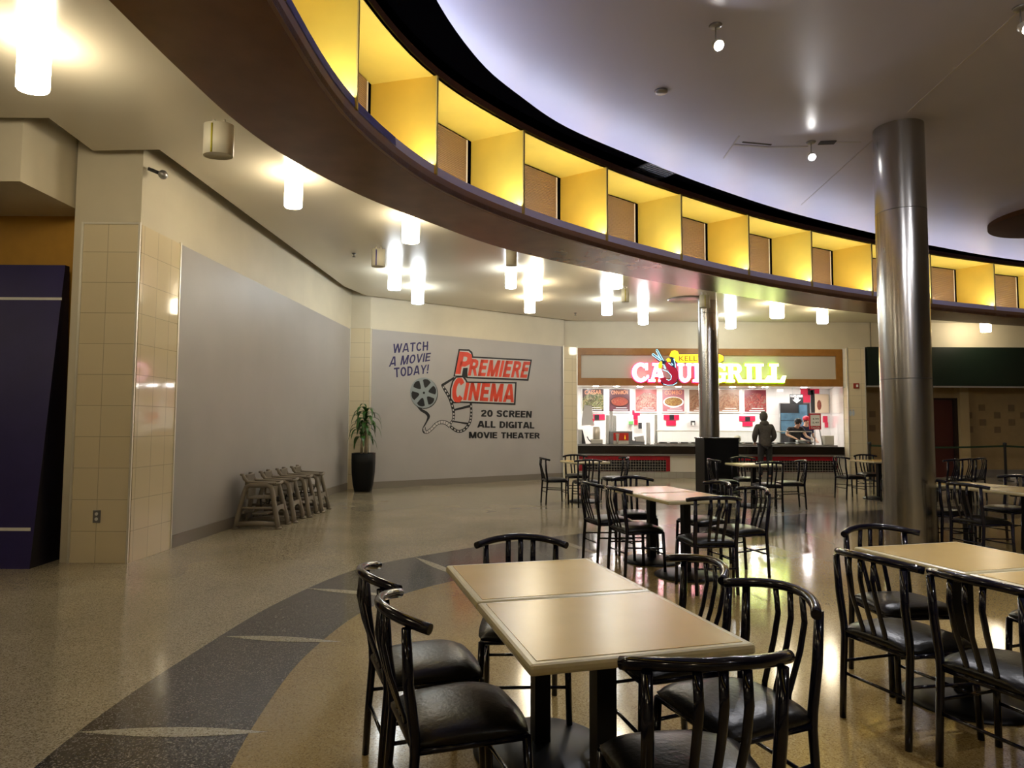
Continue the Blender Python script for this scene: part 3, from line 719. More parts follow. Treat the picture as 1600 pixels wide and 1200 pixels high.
# ------------------------------------------------------------------ tables and chairs
def make_table():
    t = thing('dining_table', 'x', 'table', group='square dining tables')
    w, d = .375, .35
    mb = MB(); mb.box(-w,-d,.725,w,d,.76,M['tableedge']); mb.build('table_edge', t, bevel=.012)
    mb = MB(); mb.box(-w+.03,-d+.03,.7595,w-.03,d-.03,.7615,M['tabletop']); mb.build('tabletop', t, fix=False)
    mb = MB(); mb.box(-.036,-.036,.04,.036,.036,.70,M['tabledark']); mb.box(-.2,-.03,.695,.2,.03,.725,M['tabledark']); mb.box(-.03,-.2,.695,.03,.2,.725,M['tabledark']); mb.build('pedestal', t, fix=False)
    mb = MB(); mb.lathe([(.30,0),(.30,.012),(.27,.028),(.06,.045),(0,.045)], M['tabledark'], 40); mb.build('round_base', t)
    return t
def make_chair():
    t = thing('dining_chair', 'x', 'chair', group='black metal dining chairs')
    # seat cushion: rounded trapezoid, domed
    mb = MB(); n = 10; P = []
    def rr(u, v):       # unit square -> seat plan
        hw = .195+.03*(v+1)/2
        k = .07
        x = u*hw*(1-k*(abs(v)**6)); y = v*.205*(1-k*(abs(u)**6))-.005*u*u
        return x, y
    g = []
    for j in range(n+1):
        for i in range(n+1):
            u = -1+2*i/n; v = -1+2*j/n; x, y = rr(u, v)
            z = .478-.020*(abs(u)**4+abs(v)**4)-.006*(u*u+v*v)
            g.append((x, y, z))
    fs = [(j*(n+1)+i, j*(n+1)+i+1, (j+1)*(n+1)+i+1, (j+1)*(n+1)+i) for j in range(n) for i in range(n)]
    mb.add(g, fs, M['vinyl'], True)
    rim = [j*(n+1)+i for i, j in [(i,0) for i in range(n)]+[(n,j) for j in range(n)]+[(n-i,n) for i in range(n)]+[(0,n-j) for j in range(n)]]
    R = [g[i] for i in rim]; L2 = [(x*1.012,y*1.012,.428) for x,y,z in R]; L3 = [(x*.96,y*.96,.418) for x,y,z in R]
    k = len(R); mb.add(R+L2+L3, [(i,(i+1)%k,(i+1)%k+k,i+k) for i in range(k)]+[(i+k,(i+1)%k+k,(i+1)%k+2*k,i+2*k) for i in range(k)], M['vinyl'], True)
    mb.add(L3, [tuple(range(k))], M['vinyl'])
    mb.build('seat', t)
    mb = MB(); mb.tube([(-.185,-.19,.408),(.185,-.19,.408),(.205,.185,.408),(-.205,.185,.408)], .013, M['chairm'], 8, closed=True); mb.build('seat_frame', t)
    for s in (-1,1):     # rear leg carrying the back
        mb = MB(); mb.tube([(s*.182,-.215,0),(s*.182,-.205,.20),(s*.183,-.19,.40),(s*.184,-.192,.46),(s*.186,-.215,.62),(s*.19,-.225,.80)], [.0155,.0160,.0170,.0180,.0185,.0160], M['chairm'], 10); mb.build('leg', t)
        mb = MB(); mb.tube([(s*.215,.20,0),(s*.205,.185,.41)], [.0150,.0160], M['chairm'], 10); mb.build('leg', t)
        mb = MB(); mb.tube([(s*.183,-.198,.275),(s*.208,.192,.255)], .008, M['chairm'], 8); mb.build('stretcher', t)
    mb = MB(); mb.tube([(-.183,-.202,.22),(.183,-.202,.22)], .008, M['chairm'], 8); mb.build('stretcher', t)
    mb = MB(); mb.tube([(-.21,.192,.20),(.21,.192,.20)], .008, M['chairm'], 8); mb.build('stretcher', t)
    for u in (-1,0,1):   # back slats
        x0, x1 = u*.062, u*.068
        yb = lambda x: -.275+.10*(x/.25)**2
        mb = MB(); mb.tube([(x0,-.192,.408),(x0,-.20,.47),(x1,-.252,.62),(x1,-.275,.72),(x1,yb(x1)+.002,.815)], [.0145]*5, M['chairm'], 8, flat=(1.0,.5)); mb.build('back_slat', t)
    path = []
    for i in range(21):
        u = -1+2*i/20; x = .252*sin(u*pi/2*.98) if False else .252*u
        path.append((x*(1-.04*u*u), -.275+.115*u*u, .832-.028*u*u))
    mb = MB(); mb.tube(path, .0185, M['chairm'], 12); mb.build('top_rail', t)
    return t
ct = make_chair(); chair_t = tree(ct); first_c = [True]
tt = make_table(); table_t = tree(tt); first_t = [True]
def put(tr, first, x, y, rz, label):
    if first[0]: o = tr[0]; first[0] = False; 
    else: o = dup(tr)
    o.location = (x, y, 0); o.rotation_euler = (0,0,rz); o['label'] = label; return o
pending = []
G = radians(15.5); U = Vector((cos(G), sin(G), 0)); V = Vector((-sin(G), cos(G), 0))
def chair(x, y, f, label): pending.append((x, y, atan2(f[1], f[0])-pi/2, label))
tables = []
def table(x, y, label, g=G): tables.append((x, y, g, label))
FL = Vector((.055,1.95,0))
def tc_(FL, j): return FL+U*.375+V*(.35+.705*j)
for j, lab in ((0,'tan square table nearest the camera, its front edge behind a chair back'),(1,'tan square table joined behind the nearest table')):
    c = tc_(FL, j); table(c.x, c.y, lab)
chair(-.19,2.42,(.935,.355),'black slat-back chair left of the nearest table, seat fully in view at bottom')
chair(-.37,2.92,(.935,.355),'black slat-back chair left of the nearest tables, just behind the bottom-left one')
chair(.06,3.44,(.03,-1),'black slat-back chair at the far end of the nearest tables, facing the camera')
chair(.81,2.49,(-.94,-.35),'black slat-back chair right of the nearest table, its curved rail ending mid-floor')
chair(.66,3.0,(-.97,-.25),'black slat-back chair at the right rear corner of the nearest tables')
chair(.52,2.04,(-.12,.99),'black slat-back chair with its back to the camera at the bottom edge')
# middle group lit red and green by the sign
FL = Vector((1.42,6.08,0))
for j, lab in ((0,'tan square table reflecting red sign light, front one of the middle pair'),(1,'tan square table reflecting red sign light, rear one of the middle pair')):
    c = tc_(FL, j); table(c.x, c.y, lab)
def L(FL, a, b): p = FL+U*a+V*b; return p.x, p.y
x, y = L(FL,-.02,.62); chair(x,y,(.95,.3),'black chair with shiny red-lit seat left of the middle table pair, nearer one')
x, y = L(FL,-.06,1.20); chair(x,y,(.95,.3),'black chair left of the middle table pair, farther one, slats overlapping its neighbour')
chair(1.41,7.66,(.0,-1),'black chair at the far end of the middle table pair, facing the camera')
chair(1.74,5.99,(-.1,.99),'black chair with its back to the camera at the near end of the middle tables')
chair(2.21,6.57,(-.96,-.27),'black chair right of the middle table pair, nearer one')
chair(2.05,7.2,(-.96,-.27),'black chair right of the middle table pair, farther one')
# right-hand group
FL = Vector((2.33,2.50,0))
for j, lab in ((0,'tan square table at the right edge, mostly cut off by the frame'),(1,'tan square table at right in front of the thick steel column')):
    c = tc_(FL, j); table(c.x, c.y, lab)
chair(1.92,3.31,(.94,.34),'black slat-back chair on the left of the right-hand tables, leftmost one')
chair(2.10,2.84,(.94,.34),'black slat-back chair on the left of the right-hand tables, nearest the camera')
chair(2.24,3.88,(.10,-1),'black slat-back chair at the far end of the right-hand tables before the steel column')
chair(2.95,3.55,(-.96,-.27),'black chair behind the right-hand tables with only its seat visible')
# far left group
g0 = radians(15)
table(1.38,12.65,'small tan table in front of the mural wall, farthest left',g0)
chair(.80,12.38,(.97,.2),'black chair standing free at the left of the table before the mural')
chair(1.33,11.95,(-.1,1),'black chair with its back to the camera at the table before the mural')
chair(1.30,13.35,(.1,-1),'black chair on the far side of the table before the mural')
chair(1.95,12.75,(-.97,-.1),'black chair right of the table before the mural, seen edge-on')
# far middle group
table(4.35,12.05,'tan table in front of the customer, beyond the black cabinet',radians(8))
chair(3.85,12.15,(.97,.1),'black chair against the black cabinet, left of the table before the customer')
chair(4.38,11.48,(.05,1),'black chair with its back to the camera at the table before the customer')
chair(4.45,12.72,(.0,-1),'black chair on the far side of the table before the customer')
chair(4.92,11.85,(-.97,.1),'black chair right of the table before the customer, alone on open floor')
# far right group
table(7.35,13.4,'tan table just left of the thick steel column, in the distance',radians(10))
chair(6.78,13.42,(.97,.15),'black chair left of the distant table beside the pillar with the alarm')
chair(7.55,14.1,(0,-1),'black chair on the far side of the distant table beside the steel column')
chair(7.35,12.75,(0,1),'black chair on the near side of the distant table, half hidden by the steel column')
# right middle group
table(5.62,7.32,'tan table right of the thick steel column, nearer one of its pair')
table(5.43,8.0,'tan table right of the thick steel column, farther one of its pair')
chair(5.09,7.30,(.95,.3),'black chair left of the table right of the steel column, nearer one')
chair(5.12,8.02,(.95,.3),'black chair directly right of the steel column, partly hidden by it')
chair(6.15,8.33,(-.96,-.27),'black chair beyond the table right of the steel column, farther one')
chair(6.28,7.80,(-.96,-.27),'black chair at the right edge of the frame beyond the table')
# parked chairs beyond
for i, (x, y) in enumerate(((8.15,12.7),(8.62,13.0),(9.09,13.3))):
    chair(x, y, (-.5,.87), ['leftmost','middle','rightmost'][i]+' of three black chairs parked together before the maroon door')
for a in tables: put(table_t, first_t, a[0], a[1], a[2], a[3])
for a in pending: put(chair_t, first_c, *a)

# ------------------------------------------------------------------ high chairs
def make_highchair():
    t = thing('high_chair', 'x', 'high chair', group='stacked row of high chairs by the grey wall')
    hp = M['highchair']
    for s in (-1,1):    # side frame: splayed legs, rounded shoulders, low bar
        y0, y1 = s*.22, s*.165
        P = [(-.30,y0,.0),(-.275,y0,.10),(-.20,y1,.50),(-.17,y1,.565),(-.12,y1,.59),(.12,y1,.59),(.165,y1,.565),(.185,y1,.50),(.275,y0,.10),(.29,y0,.0)]
        mb = MB(); mb.tube(P, [.046,.044,.042,.044,.048,.048,.044,.042,.044,.046], hp, 10, flat=(.75,1.0)); mb.build('side_frame', t)
        mb = MB(); mb.tube([(-.275,y0,.06),(0,y0,.075),(.275,y0,.06)], .036, hp, 8); mb.tube([(-.245,s*.20,.28),(.235,s*.20,.28)], .018, hp, 8); mb.build('side_bar', t)
        # armrest with curled back end
        mb = MB(); mb.tube([(.22,s*.165,.615),(.0,s*.165,.625),(-.16,s*.165,.635),(-.20,s*.165,.68),(-.225,s*.165,.73),(-.26,s*.165,.735)], [.024,.026,.028,.036,.030,.018], hp, 8, flat=(1,.8)); mb.build('armrest', t)
        for u in (-1,1):
            mb = MB(); mb.lathe([(.045,0),(.045,.02),(.03,.03)], hp, 12, c=(u*.295,s*.22)); mb.build('foot', t)
    mb = MB(); mb.box(-.20,-.16,.56,-.17,.16,.735,hp, Matrix.Translation((0,0,0))); mb.build('backrest', t, bevel=.012)
    mb = MB()    # seat shell
    mb.prism([(-.18,-.15),(.17,-.15),(.17,.15),(-.18,.15)], .40, .425, hp)
    mb.prism([(.14,-.14),(.17,-.14),(.17,.14),(.14,.14)], .42, .56, hp); mb.prism([(-.18,-.15),(-.15,-.15),(-.15,.15),(-.18,.15)], .42, .60, hp)
    mb.build('seat_shell', t, bevel=.008)
    mb = MB(); mb.tube([(.215,-.17,.61),(.225,0,.60),(.215,.17,.61)], .02, hp, 8); mb.build('front_bar', t)
    mb = MB()    # arched front brace
    top = [(.255,-.205+.41*i/10,.27-.0*i) for i in range(11)]
    pts = [Vector((.225,-.20,.30)), Vector((.225,.20,.30)), Vector((.25,.205,.17))]+[Vector((.238,.17*cos(pi*i/10),.17+.075*sin(pi*i/10))) for i in range(11)]+[Vector((.25,-.205,.17))]
    mb.plate(pts, Vector((.02,0,0)), hp); mb.build('front_brace', t)
    mb = MB(); mb.box(-.22,-.19,.20,-.19,.19,.24,hp); mb.box(-.1,-.12,.18,.1,.12,.20,hp); mb.build('footrest', t)
    mb = MB(); mb.tube([(.05,-.10,.43),(.10,-.11,.36),(.02,-.12,.30),(.0,-.1,.42)], .008, M['hcdark'], 6, flat=(1.6,.4)); mb.build('harness_strap', t); mb = MB(); mb.tube([(-.1,.1,.43),(-.05,.12,.33),(.05,.11,.30),(.08,.1,.42)], .008, M['hcdark'], 6, flat=(1.6,.4)); mb.build('harness_strap', t)
    return t
hc = make_highchair(); hct = tree(hc); fh = [True]
for i, (x, y, lab) in enumerate(((-3.50,9.45,'taupe plastic high chair nearest the camera by the grey wall'),(-3.46,10.02,'taupe plastic high chair second from the camera by the grey wall'),(-3.42,10.60,'taupe plastic high chair third from the camera by the grey wall'),(-3.38,11.16,'taupe plastic high chair farthest along the grey wall, nearest the plant'))):
    put(hct, fh, x, y, radians(2), lab)

# ------------------------------------------------------------------ planter and plant
t = thing('potted_plant', 'tall corn plant in a glossy black tapered planter in the corner', 'plant', (-3.17,14.32,0), radians(3))
def sq(r, z, k=.06, m=5):
    return r, z
mb = MB(); prof = [(.17,.0),(.20,.15),(.228,.40),(.236,.62),(.235,.82)]
rings = []
for r, z in prof:
    for i in range(24):
        a = 2*pi*i/24; c_, s_ = cos(a), sin(a); e = (abs(c_)**5+abs(s_)**5)**(-1/5); rings.append((r*c_*e, r*s_*e, z))
mb.add(rings, [(j*24+i, j*24+(i+1)%24, (j+1)*24+(i+1)%24, (j+1)*24+i) for j in range(4) for i in range(24)], M['pot'], True)
mb.add(rings, [tuple(range(24))], M['pot'])
inr = [(x*.9,y*.9,z) for x,y,z in rings[96:]]; mb.add(rings[96:]+inr, [(i,(i+1)%24,(i+1)%24+24,i+24) for i in range(24)], M['pot'])
mb.add([(x,y,.78) for x,y,z in inr]+inr, [(i,(i+1)%24,(i+1)%24+24,i+24) for i in range(24)], M['pot']); mb.build('planter', t)
mb = MB(); mb.add([(x*.9,y*.9,.785) for x,y,z in rings[96:]], [tuple(range(24))], M['soil']); mb.build('soil', t)
for x, y, h, r in ((.045,-.01,1.50,.032),(-.045,.02,1.22,.025)):
    mb = MB(); mb.tube([(x,y,.77),(x*1.1,y,1.0),(x*.8,y,h)], [r*1.15,r,r*.9], M['cane'], 10); mb.build('cane', t)
mb = MB(); rnd = random.Random(3)
def leaf(mb, base, az, ln, lift, w):
    k = 9; L_ = []; R_ = []; p = Vector(base); el = lift; st = ln/k
    for i in range(k+1):
        u = i/k; ww = w*(.35+.65*sin(pi*min(1,u*1.15+.08)))*(1 if u < .95 else .2)
        if u > .97: ww = .003
        dirv = Vector((cos(az)*cos(el), sin(az)*cos(el), sin(el))); side = Vector((-sin(az), cos(az), 0))
        L_.append(p+side*ww+Vector((0,0,.008))); R_.append(p-side*ww+Vector((0,0,.008))); L_.append(p.copy())
        p = p+dirv*st; el -= (1.5+lift*.9)/k*1.35
        el = max(el, -1.35)
    C_ = L_[1::2]; A_ = L_[0::2]
    n = k+1; vs = A_+C_+R_
    fs = [(i,i+1,n+i+1,n+i) for i in range(k)]+[(n+i,n+i+1,2*n+i+1,2*n+i) for i in range(k)]
    mb.add(vs, fs, M['leaf'], True)
for (bx, by, bz, nlf) in ((.036,-.01,1.50,22),(-.036,.02,1.22,16)):
    for i in range(nlf):
        az = i*2.4+rnd.uniform(-.2,.2); u = i/nlf
        leaf(mb, (bx,by,bz-.12+.34*u), az, rnd.uniform(.42,.62)*(1-.25*u), .55+u*.75+rnd.uniform(-.15,.15), rnd.uniform(.040,.052))
leaf(mb, (.03,0,1.75), 2.6, .36, 1.75, .03)
mb.build('foliage', t, fix=False)

# ------------------------------------------------------------------ blue kiosk at left, outlet, alarm
k = MB()
B0 = at(92,874,0); Bt = pl(104,415,B0.y); zt = Bt.z
xb = B0.x; yb = B0.y
f_bot = at(46,889,0); 
ft = Vector((Bt.x, yb-.02, zt)); Lb = Vector((-7.2, f_bot.y, 0)); Lt = Vector((-7.2, yb-.02, zt))
vs = [Lb, f_bot, ft, Lt, Vector((-7.2,yb+.05,0)), Vector((xb,yb+.05,0)), Vector((Bt.x,yb+.05,zt)), Vector((-7.2,yb+.05,zt))]
kt = thing('display_kiosk', 'large navy blue kiosk panel with two white stripes at the left edge', 'kiosk', (-5.8, yb, 0))
def rel(o, vs): return [Vector(v)-o.location for v in vs]
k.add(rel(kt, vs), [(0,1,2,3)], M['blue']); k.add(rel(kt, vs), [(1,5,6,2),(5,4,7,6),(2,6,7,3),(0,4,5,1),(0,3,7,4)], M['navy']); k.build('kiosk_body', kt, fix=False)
def onfront(px, py):
    n = (f_bot-Lb).cross(ft-Lb); d = ray(px,py); o = Vector((0,0,H)); tt_ = (Lb-o).dot(n)/d.dot(n); return o+d*tt_
for (x1, y, h_) in ((97,467,4),(48,827,5)):
    a = onfront(x1,y-h_/2); b = onfront(x1,y+h_/2); la = Vector((-7.1,a.y,a.z)); lb = Vector((-7.1,b.y,b.z)); o = Vector((0,-.006,0))
    mb = MB(); mb.plate(rel(kt,[la+o,a+o,b+o,lb+o]), Vector((0,.004,0)), M['white']); mb.build('stripe', kt, fix=False)
c = pl(151,807,6.95)
t = thing('power_outlet', 'grey metal double power outlet low on the tiled pillar', 'outlet', (c.x,6.953,c.z))
mb = MB(); mb.box(-.04,-.006,-.065,.04,.0,.065,M['greymetal']); mb.build('cover_plate', t, bevel=.003)
for s in (-1,1):
    mb = MB(); mb.lathe([(.017,0),(.017,.004)], M['white'], 16, T=Matrix.Translation((0,-.006,s*.026)) @ Matrix.Rotation(pi/2,4,'X')); mb.build('socket', t)
c = pl(1337,603,18.2)
t = thing('fire_alarm', 'small red fire alarm strobe on the tiled pillar right of the food counter', 'fire alarm', (c.x,18.198,c.z))
mb = MB(); mb.box(-.07,-.05,-.07,.07,0,.07,mat('alarm_red',(.28,.02,.01),.4)); mb.build('alarm_body', t, bevel=.006)
mb = MB(); mb.box(-.015,-.065,-.035,.035,-.05,.035,M['white']); mb.build('strobe_lens', t)
c = pl(1331,645,18.2)
mb = MB()
for s in (-1,1):
    mb.lathe([(0,0),(.02,0),(.02,.004),(0,.004)], mat('pale_sticker',(.6,.66,.75),.5), 12, T=Matrix.Translation((c.x+s*.04,18.197,c.z+.075)) @ Matrix.Rotation(pi/2,4,'X'))
    mb.plate([Vector((c.x+s*.04+a,18.196,c.z+b)) for a, b in ((-.03,.05),(.03,.05),(.036,-.03),(.012,-.09),(-.012,-.09),(-.034,-.03))], Vector((0,-.002,0)), mat('pale_sticker2',(.6,.66,.75),.5))
tag(mb.build('wall_sticker', fix=False), 'pale sticker of two small figures on the pillar below the fire alarm', 'sticker')

# ------------------------------------------------------------------ cinema mural on the rear panel
WA, WB = W2A, W2B
wd = Vector((WB[0]-WA[0], WB[1]-WA[1], 0)).normalized(); wn = Vector((wd.y, -wd.x, 0))   # towards the room
def wp(px, py): return onwall(px, py, WA, WB)
def cp(x, y): return wp(600+x/6.4, 520+y/6.4)
mur = thing('cinema_mural', 'painted cinema advertisement with film reel and red lettering on the grey wall', 'mural', (-.4,16.9,0))
def reln(v, k): return v-Vector(mur.location)+wn*k
def mpoly(mb, pts, m, lay): mb.plate([reln(cp(*p), .001+lay*.0012) for p in pts], wn*.0008, m)
def mtext(name, string, q, m, lay=1, bold=.02, crop=True):
    mb = MB(); Q = [reln(cp(*p), .0022+lay*.0012) for p in q]; put_block(mb, string, Q, m, .165 if bold <= .02 else (.235 if bold < .04 else .24), .09 if bold < .035 else .13); return mb.build(name, mur, fix=False)
mtext('lettering', 'WATCH', [(95,112),(443,86),(440,176),(85,204)], M['mnavy'])
mtext('lettering', 'A MOVIE', [(68,240),(470,198),(458,282),(48,340)], M['mnavy'])
mtext('lettering', 'TODAY!', [(98,350),(452,316),(440,405),(104,448)], M['mnavy'])
mtext('lettering', '20 SCREEN', [(970,770),(1478,782),(1472,850),(970,838)], M['mblack'], bold=.034)
mtext('lettering', 'ALL DIGITAL', [(938,880),(1503,893),(1503,958),(935,947)], M['mblack'], bold=.034)
mtext('lettering', 'MOVIE THEATER', [(850,990),(1556,1000),(1555,1058),(850,1055)], M['mblack'], bold=.034)
# film strip
def ribbon(mb, pts, ws, m, lay):
    P = catmull([(x, y) for x, y in pts], 6); n = len(P); W = []
    for i in range(n):
        u = i/(n-1)*(len(ws)-1); j = min(int(u), len(ws)-2); W.append(ws[j]*(1-(u-j))+ws[j+1]*(u-j))
    A_ = []; B_ = []
    for i in range(n):
        d = (P[min(i+1,n-1)]-P[max(i-1,0)]).normalized(); k = Vector((-d.y,d.x,0))*W[i]/2; A_.append(P[i]+k); B_.append(P[i]-k)
    vs = [reln(cp(p.x,p.y), .0015+lay*.0012) for p in A_]+[reln(cp(p.x,p.y), .0015+lay*.0012) for p in B_]
    mb.add(vs, [(i,i+1,n+i+1,n+i) for i in range(n-1)], m); return P
fs_ = MB()
ribbon(fs_, [(318,715),(370,770),(420,800),(445,835),(430,880),(400,935)], [6,26,30,30,16,12], M['mblack'], 0)
ribbon(fs_, [(400,930),(388,970),(405,1000),(450,985),(505,930),(560,890),(615,890),(660,920)], [10,14,16,14,12,14,18,22], M['mblack'], 0)
path2 = [(398,945),(400,975),(425,995),(470,965),(520,915),(570,895),(620,905),(660,935)]
P2 = ribbon(fs_, [(x+3,y-2) for x,y in path2], [26,34,36,32,34,40,44,46], M['mblack'], 0)
ribbon(fs_, [(x+3,y-2) for x,y in path2], [12,20,24,20,22,26,30,32], M['mgrey'], 1)
for i in range(2, len(P2), 3):
    p = P2[i]; d = (P2[min(i+1,len(P2)-1)]-P2[i-1]).normalized(); k = Vector((-d.y,d.x,0))*15
    mpoly(fs_, [(p.x+k.x-d.x*2,p.y+k.y-d.y*2),(p.x+k.x+d.x*2,p.y+k.y+d.y*2),(p.x-k.x+d.x*2,p.y-k.y+d.y*2),(p.x-k.x-d.x*2,p.y-k.y-d.y*2)], M['mblack'], 3)
e1 = [(640,905),(680,950),(740,985),(800,970),(850,910),(868,850),(872,780),(868,700)]
e2 = [(578,520),(615,580),(655,650),(682,730),(697,810),(690,870),(655,915)]
for e in (e1, e2):
    P = ribbon(fs_, e, [18,30,30,30,28,26,24,22], M['mblack'], 0)
    for i in range(3, len(P)-2, 3):
        p = P[i]; d = (P[i+1]-P[i-1]).normalized(); k = Vector((-d.y,d.x,0))*6
        mpoly(fs_, [(p.x+k.x-d.x*9,p.y+k.y-d.y*9),(p.x+k.x+d.x*9,p.y+k.y+d.y*9),(p.x-k.x+d.x*9,p.y-k.y+d.y*9),(p.x-k.x-d.x*9,p.y-k.y-d.y*9)], M['mgrey'], 2)
for q in ([(572,515),(700,440),(706,458),(590,535)],[(700,762),(865,718),(865,745),(700,782)],[(690,880),(850,900),(845,920),(690,892)]): mpoly(fs_, q, M['mblack'], 0)
fs_.build('film_strip', mur, fix=False)
# reel
rc = cp(398,600); rr_ = (cp(398,447)-cp(398,753)).length/2
def disc(mb, cx, cz, rx, rz, m, lay, n=32, ang=0):
    pts = []
    for i in range(n):
        a = 2*pi*i/n; x = cos(a)*rx; z = sin(a)*rz; pts.append(reln(rc+wd*(cx+x*cos(ang)-z*sin(ang))+Vector((0,0,cz+x*sin(ang)+z*cos(ang))), .0015+lay*.0012))
    mb.plate(pts, wn*.0008, m)
mb = MB(); disc(mb, .01,-.012, rr_*1.02, rr_*1.02, M['mblack'], 1); disc(mb, 0,0, rr_, rr_, M['mreel'], 2)
for i in range(6):
    a = radians(75-60*i); cx_, cz_ = cos(a)*rr_*.63, sin(a)*rr_*.63
    pts = []
    for r_, da in ((.36,.12),(.5,.28),(.84,.36),(.9,.2),(.92,0),(.9,-.2),(.84,-.36),(.5,-.28),(.36,-.12)):
        pts.append(reln(rc+wd*(cos(a+da)*rr_*r_)+Vector((0,0,sin(a+da)*rr_*r_)), .0015+3*.0012))
    mb.plate(pts, wn*.0008, M['mblack'])
disc(mb, 0,0, rr_*.08, rr_*.08, M['mblack'], 3, 12); mb.build('film_reel', mur, fix=False)
# title plates and lettering
mb = MB()
mpoly(mb, [(745,162),(850,166),(882,192),(892,236),(1478,268),(1443,480),(830,455),(780,435),(693,438)], M['mblack'], 4)
mpoly(mb, [(757,178),(845,182),(868,205),(876,250),(1462,282),(1430,462),(835,440),(832,380),(795,380),(780,428),(708,428)], M['mgrey'], 5)
mpoly(mb, [(790,352),(836,350),(828,440),(775,440)], M['mblack'], 6)
mpoly(mb, [(715,438),(800,432),(825,470),(835,488),(1325,493),(1313,722),(765,700),(690,706),(655,660),(658,560),(680,480)], M['mblack'], 4)
mpoly(mb, [(722,450),(785,446),(812,480),(820,502),(1308,508),(1298,704),(775,686),(700,692),(670,655),(672,560),(692,490)], M['mgrey'], 5)
mb.build('title_plate', mur, fix=False)
mtext('title_lettering', 'P', [(757,188),(885,198),(845,418),(716,412)], M['redsign'], 7, .045)
mtext('title_lettering', 'REMIERE', [(868,262),(1462,290),(1425,452),(838,428)], M['redsign'], 7, .035)
mtext('title_lettering', 'C', [(700,448),(806,455),(782,700),(670,690)], M['redsign'], 7, .045)
mtext('title_lettering', 'INEMA', [(822,498),(1308,515),(1290,696),(790,674)], M['redsign'], 7, .035)

# ------------------------------------------------------------------ food counter shop
YS = 18.3
def S(px, py): q = pl(px, py, YS); return q.x, q.z
xl, xr = 1.80, 9.18
# interior shell
w = MB(); w.box(xl-.1,21.2,0,10.5,21.35,2.7,M['tile_w']); struct(w.build('wall_kitchen', fix=False))
w = MB(); w.box(xl-.1,18.45,0,xl,21.2,2.7,M['tile_w']); struct(w.build('wall_kitchen_left', fix=False))
w = MB(); w.prism([(xr,18.44),(10.12,21.2),(10.25,21.2),(xr+.12,18.44)],0,2.62,M['tile_w']); struct(w.build('wall_kitchen_right', fix=False))
w = MB(); w.prism([(xl-.1,18.42),(xr+.1,18.42),(10.4,21.3),(xl-.1,21.3)],2.62,2.7,M['white']); struct(w.build('ceiling_kitchen', fix=False))
# fascia sign board
sg = thing('sign_board', 'wood-framed cream sign board over the food counter', 'sign board', (5.5,YS,3.0))
mb = MB(); x0, z0 = S(901,603); x1, z1 = S(1315,545); z0 = 2.53; z1 = 3.56
ix0 = S(908,555)[0]; ix1 = S(1305,555)[0]; iz1 = 3.37; iz0 = 2.73
def r_(a): return a-5.5
mb.box(r_(x0),-.04,z0-3,r_(ix0),.12,z1-3,M['sign_wood']); mb.box(r_(ix1),-.04,z0-3,r_(x1),.12,z1-3,M['sign_wood'])
mb.box(r_(ix0),-.04,z0-3,r_(ix1),.12,iz0-3,M['sign_wood']); mb.box(r_(ix0),-.04,iz1-3,r_(ix1),.12,z1-3,M['sign_wood']); mb.build('frame', sg, fix=False)
mb = MB(); mb.box(r_(ix0),-.0,iz0-3,r_(ix1),.12,iz1-3,M['sign_cream']); mb.build('panel', sg, fix=False)
w = MB(); w.box(x1,18.28,2.5,9.2,18.4,3.58,M['tile_w']); struct(w.build('trim_2', fix=False))
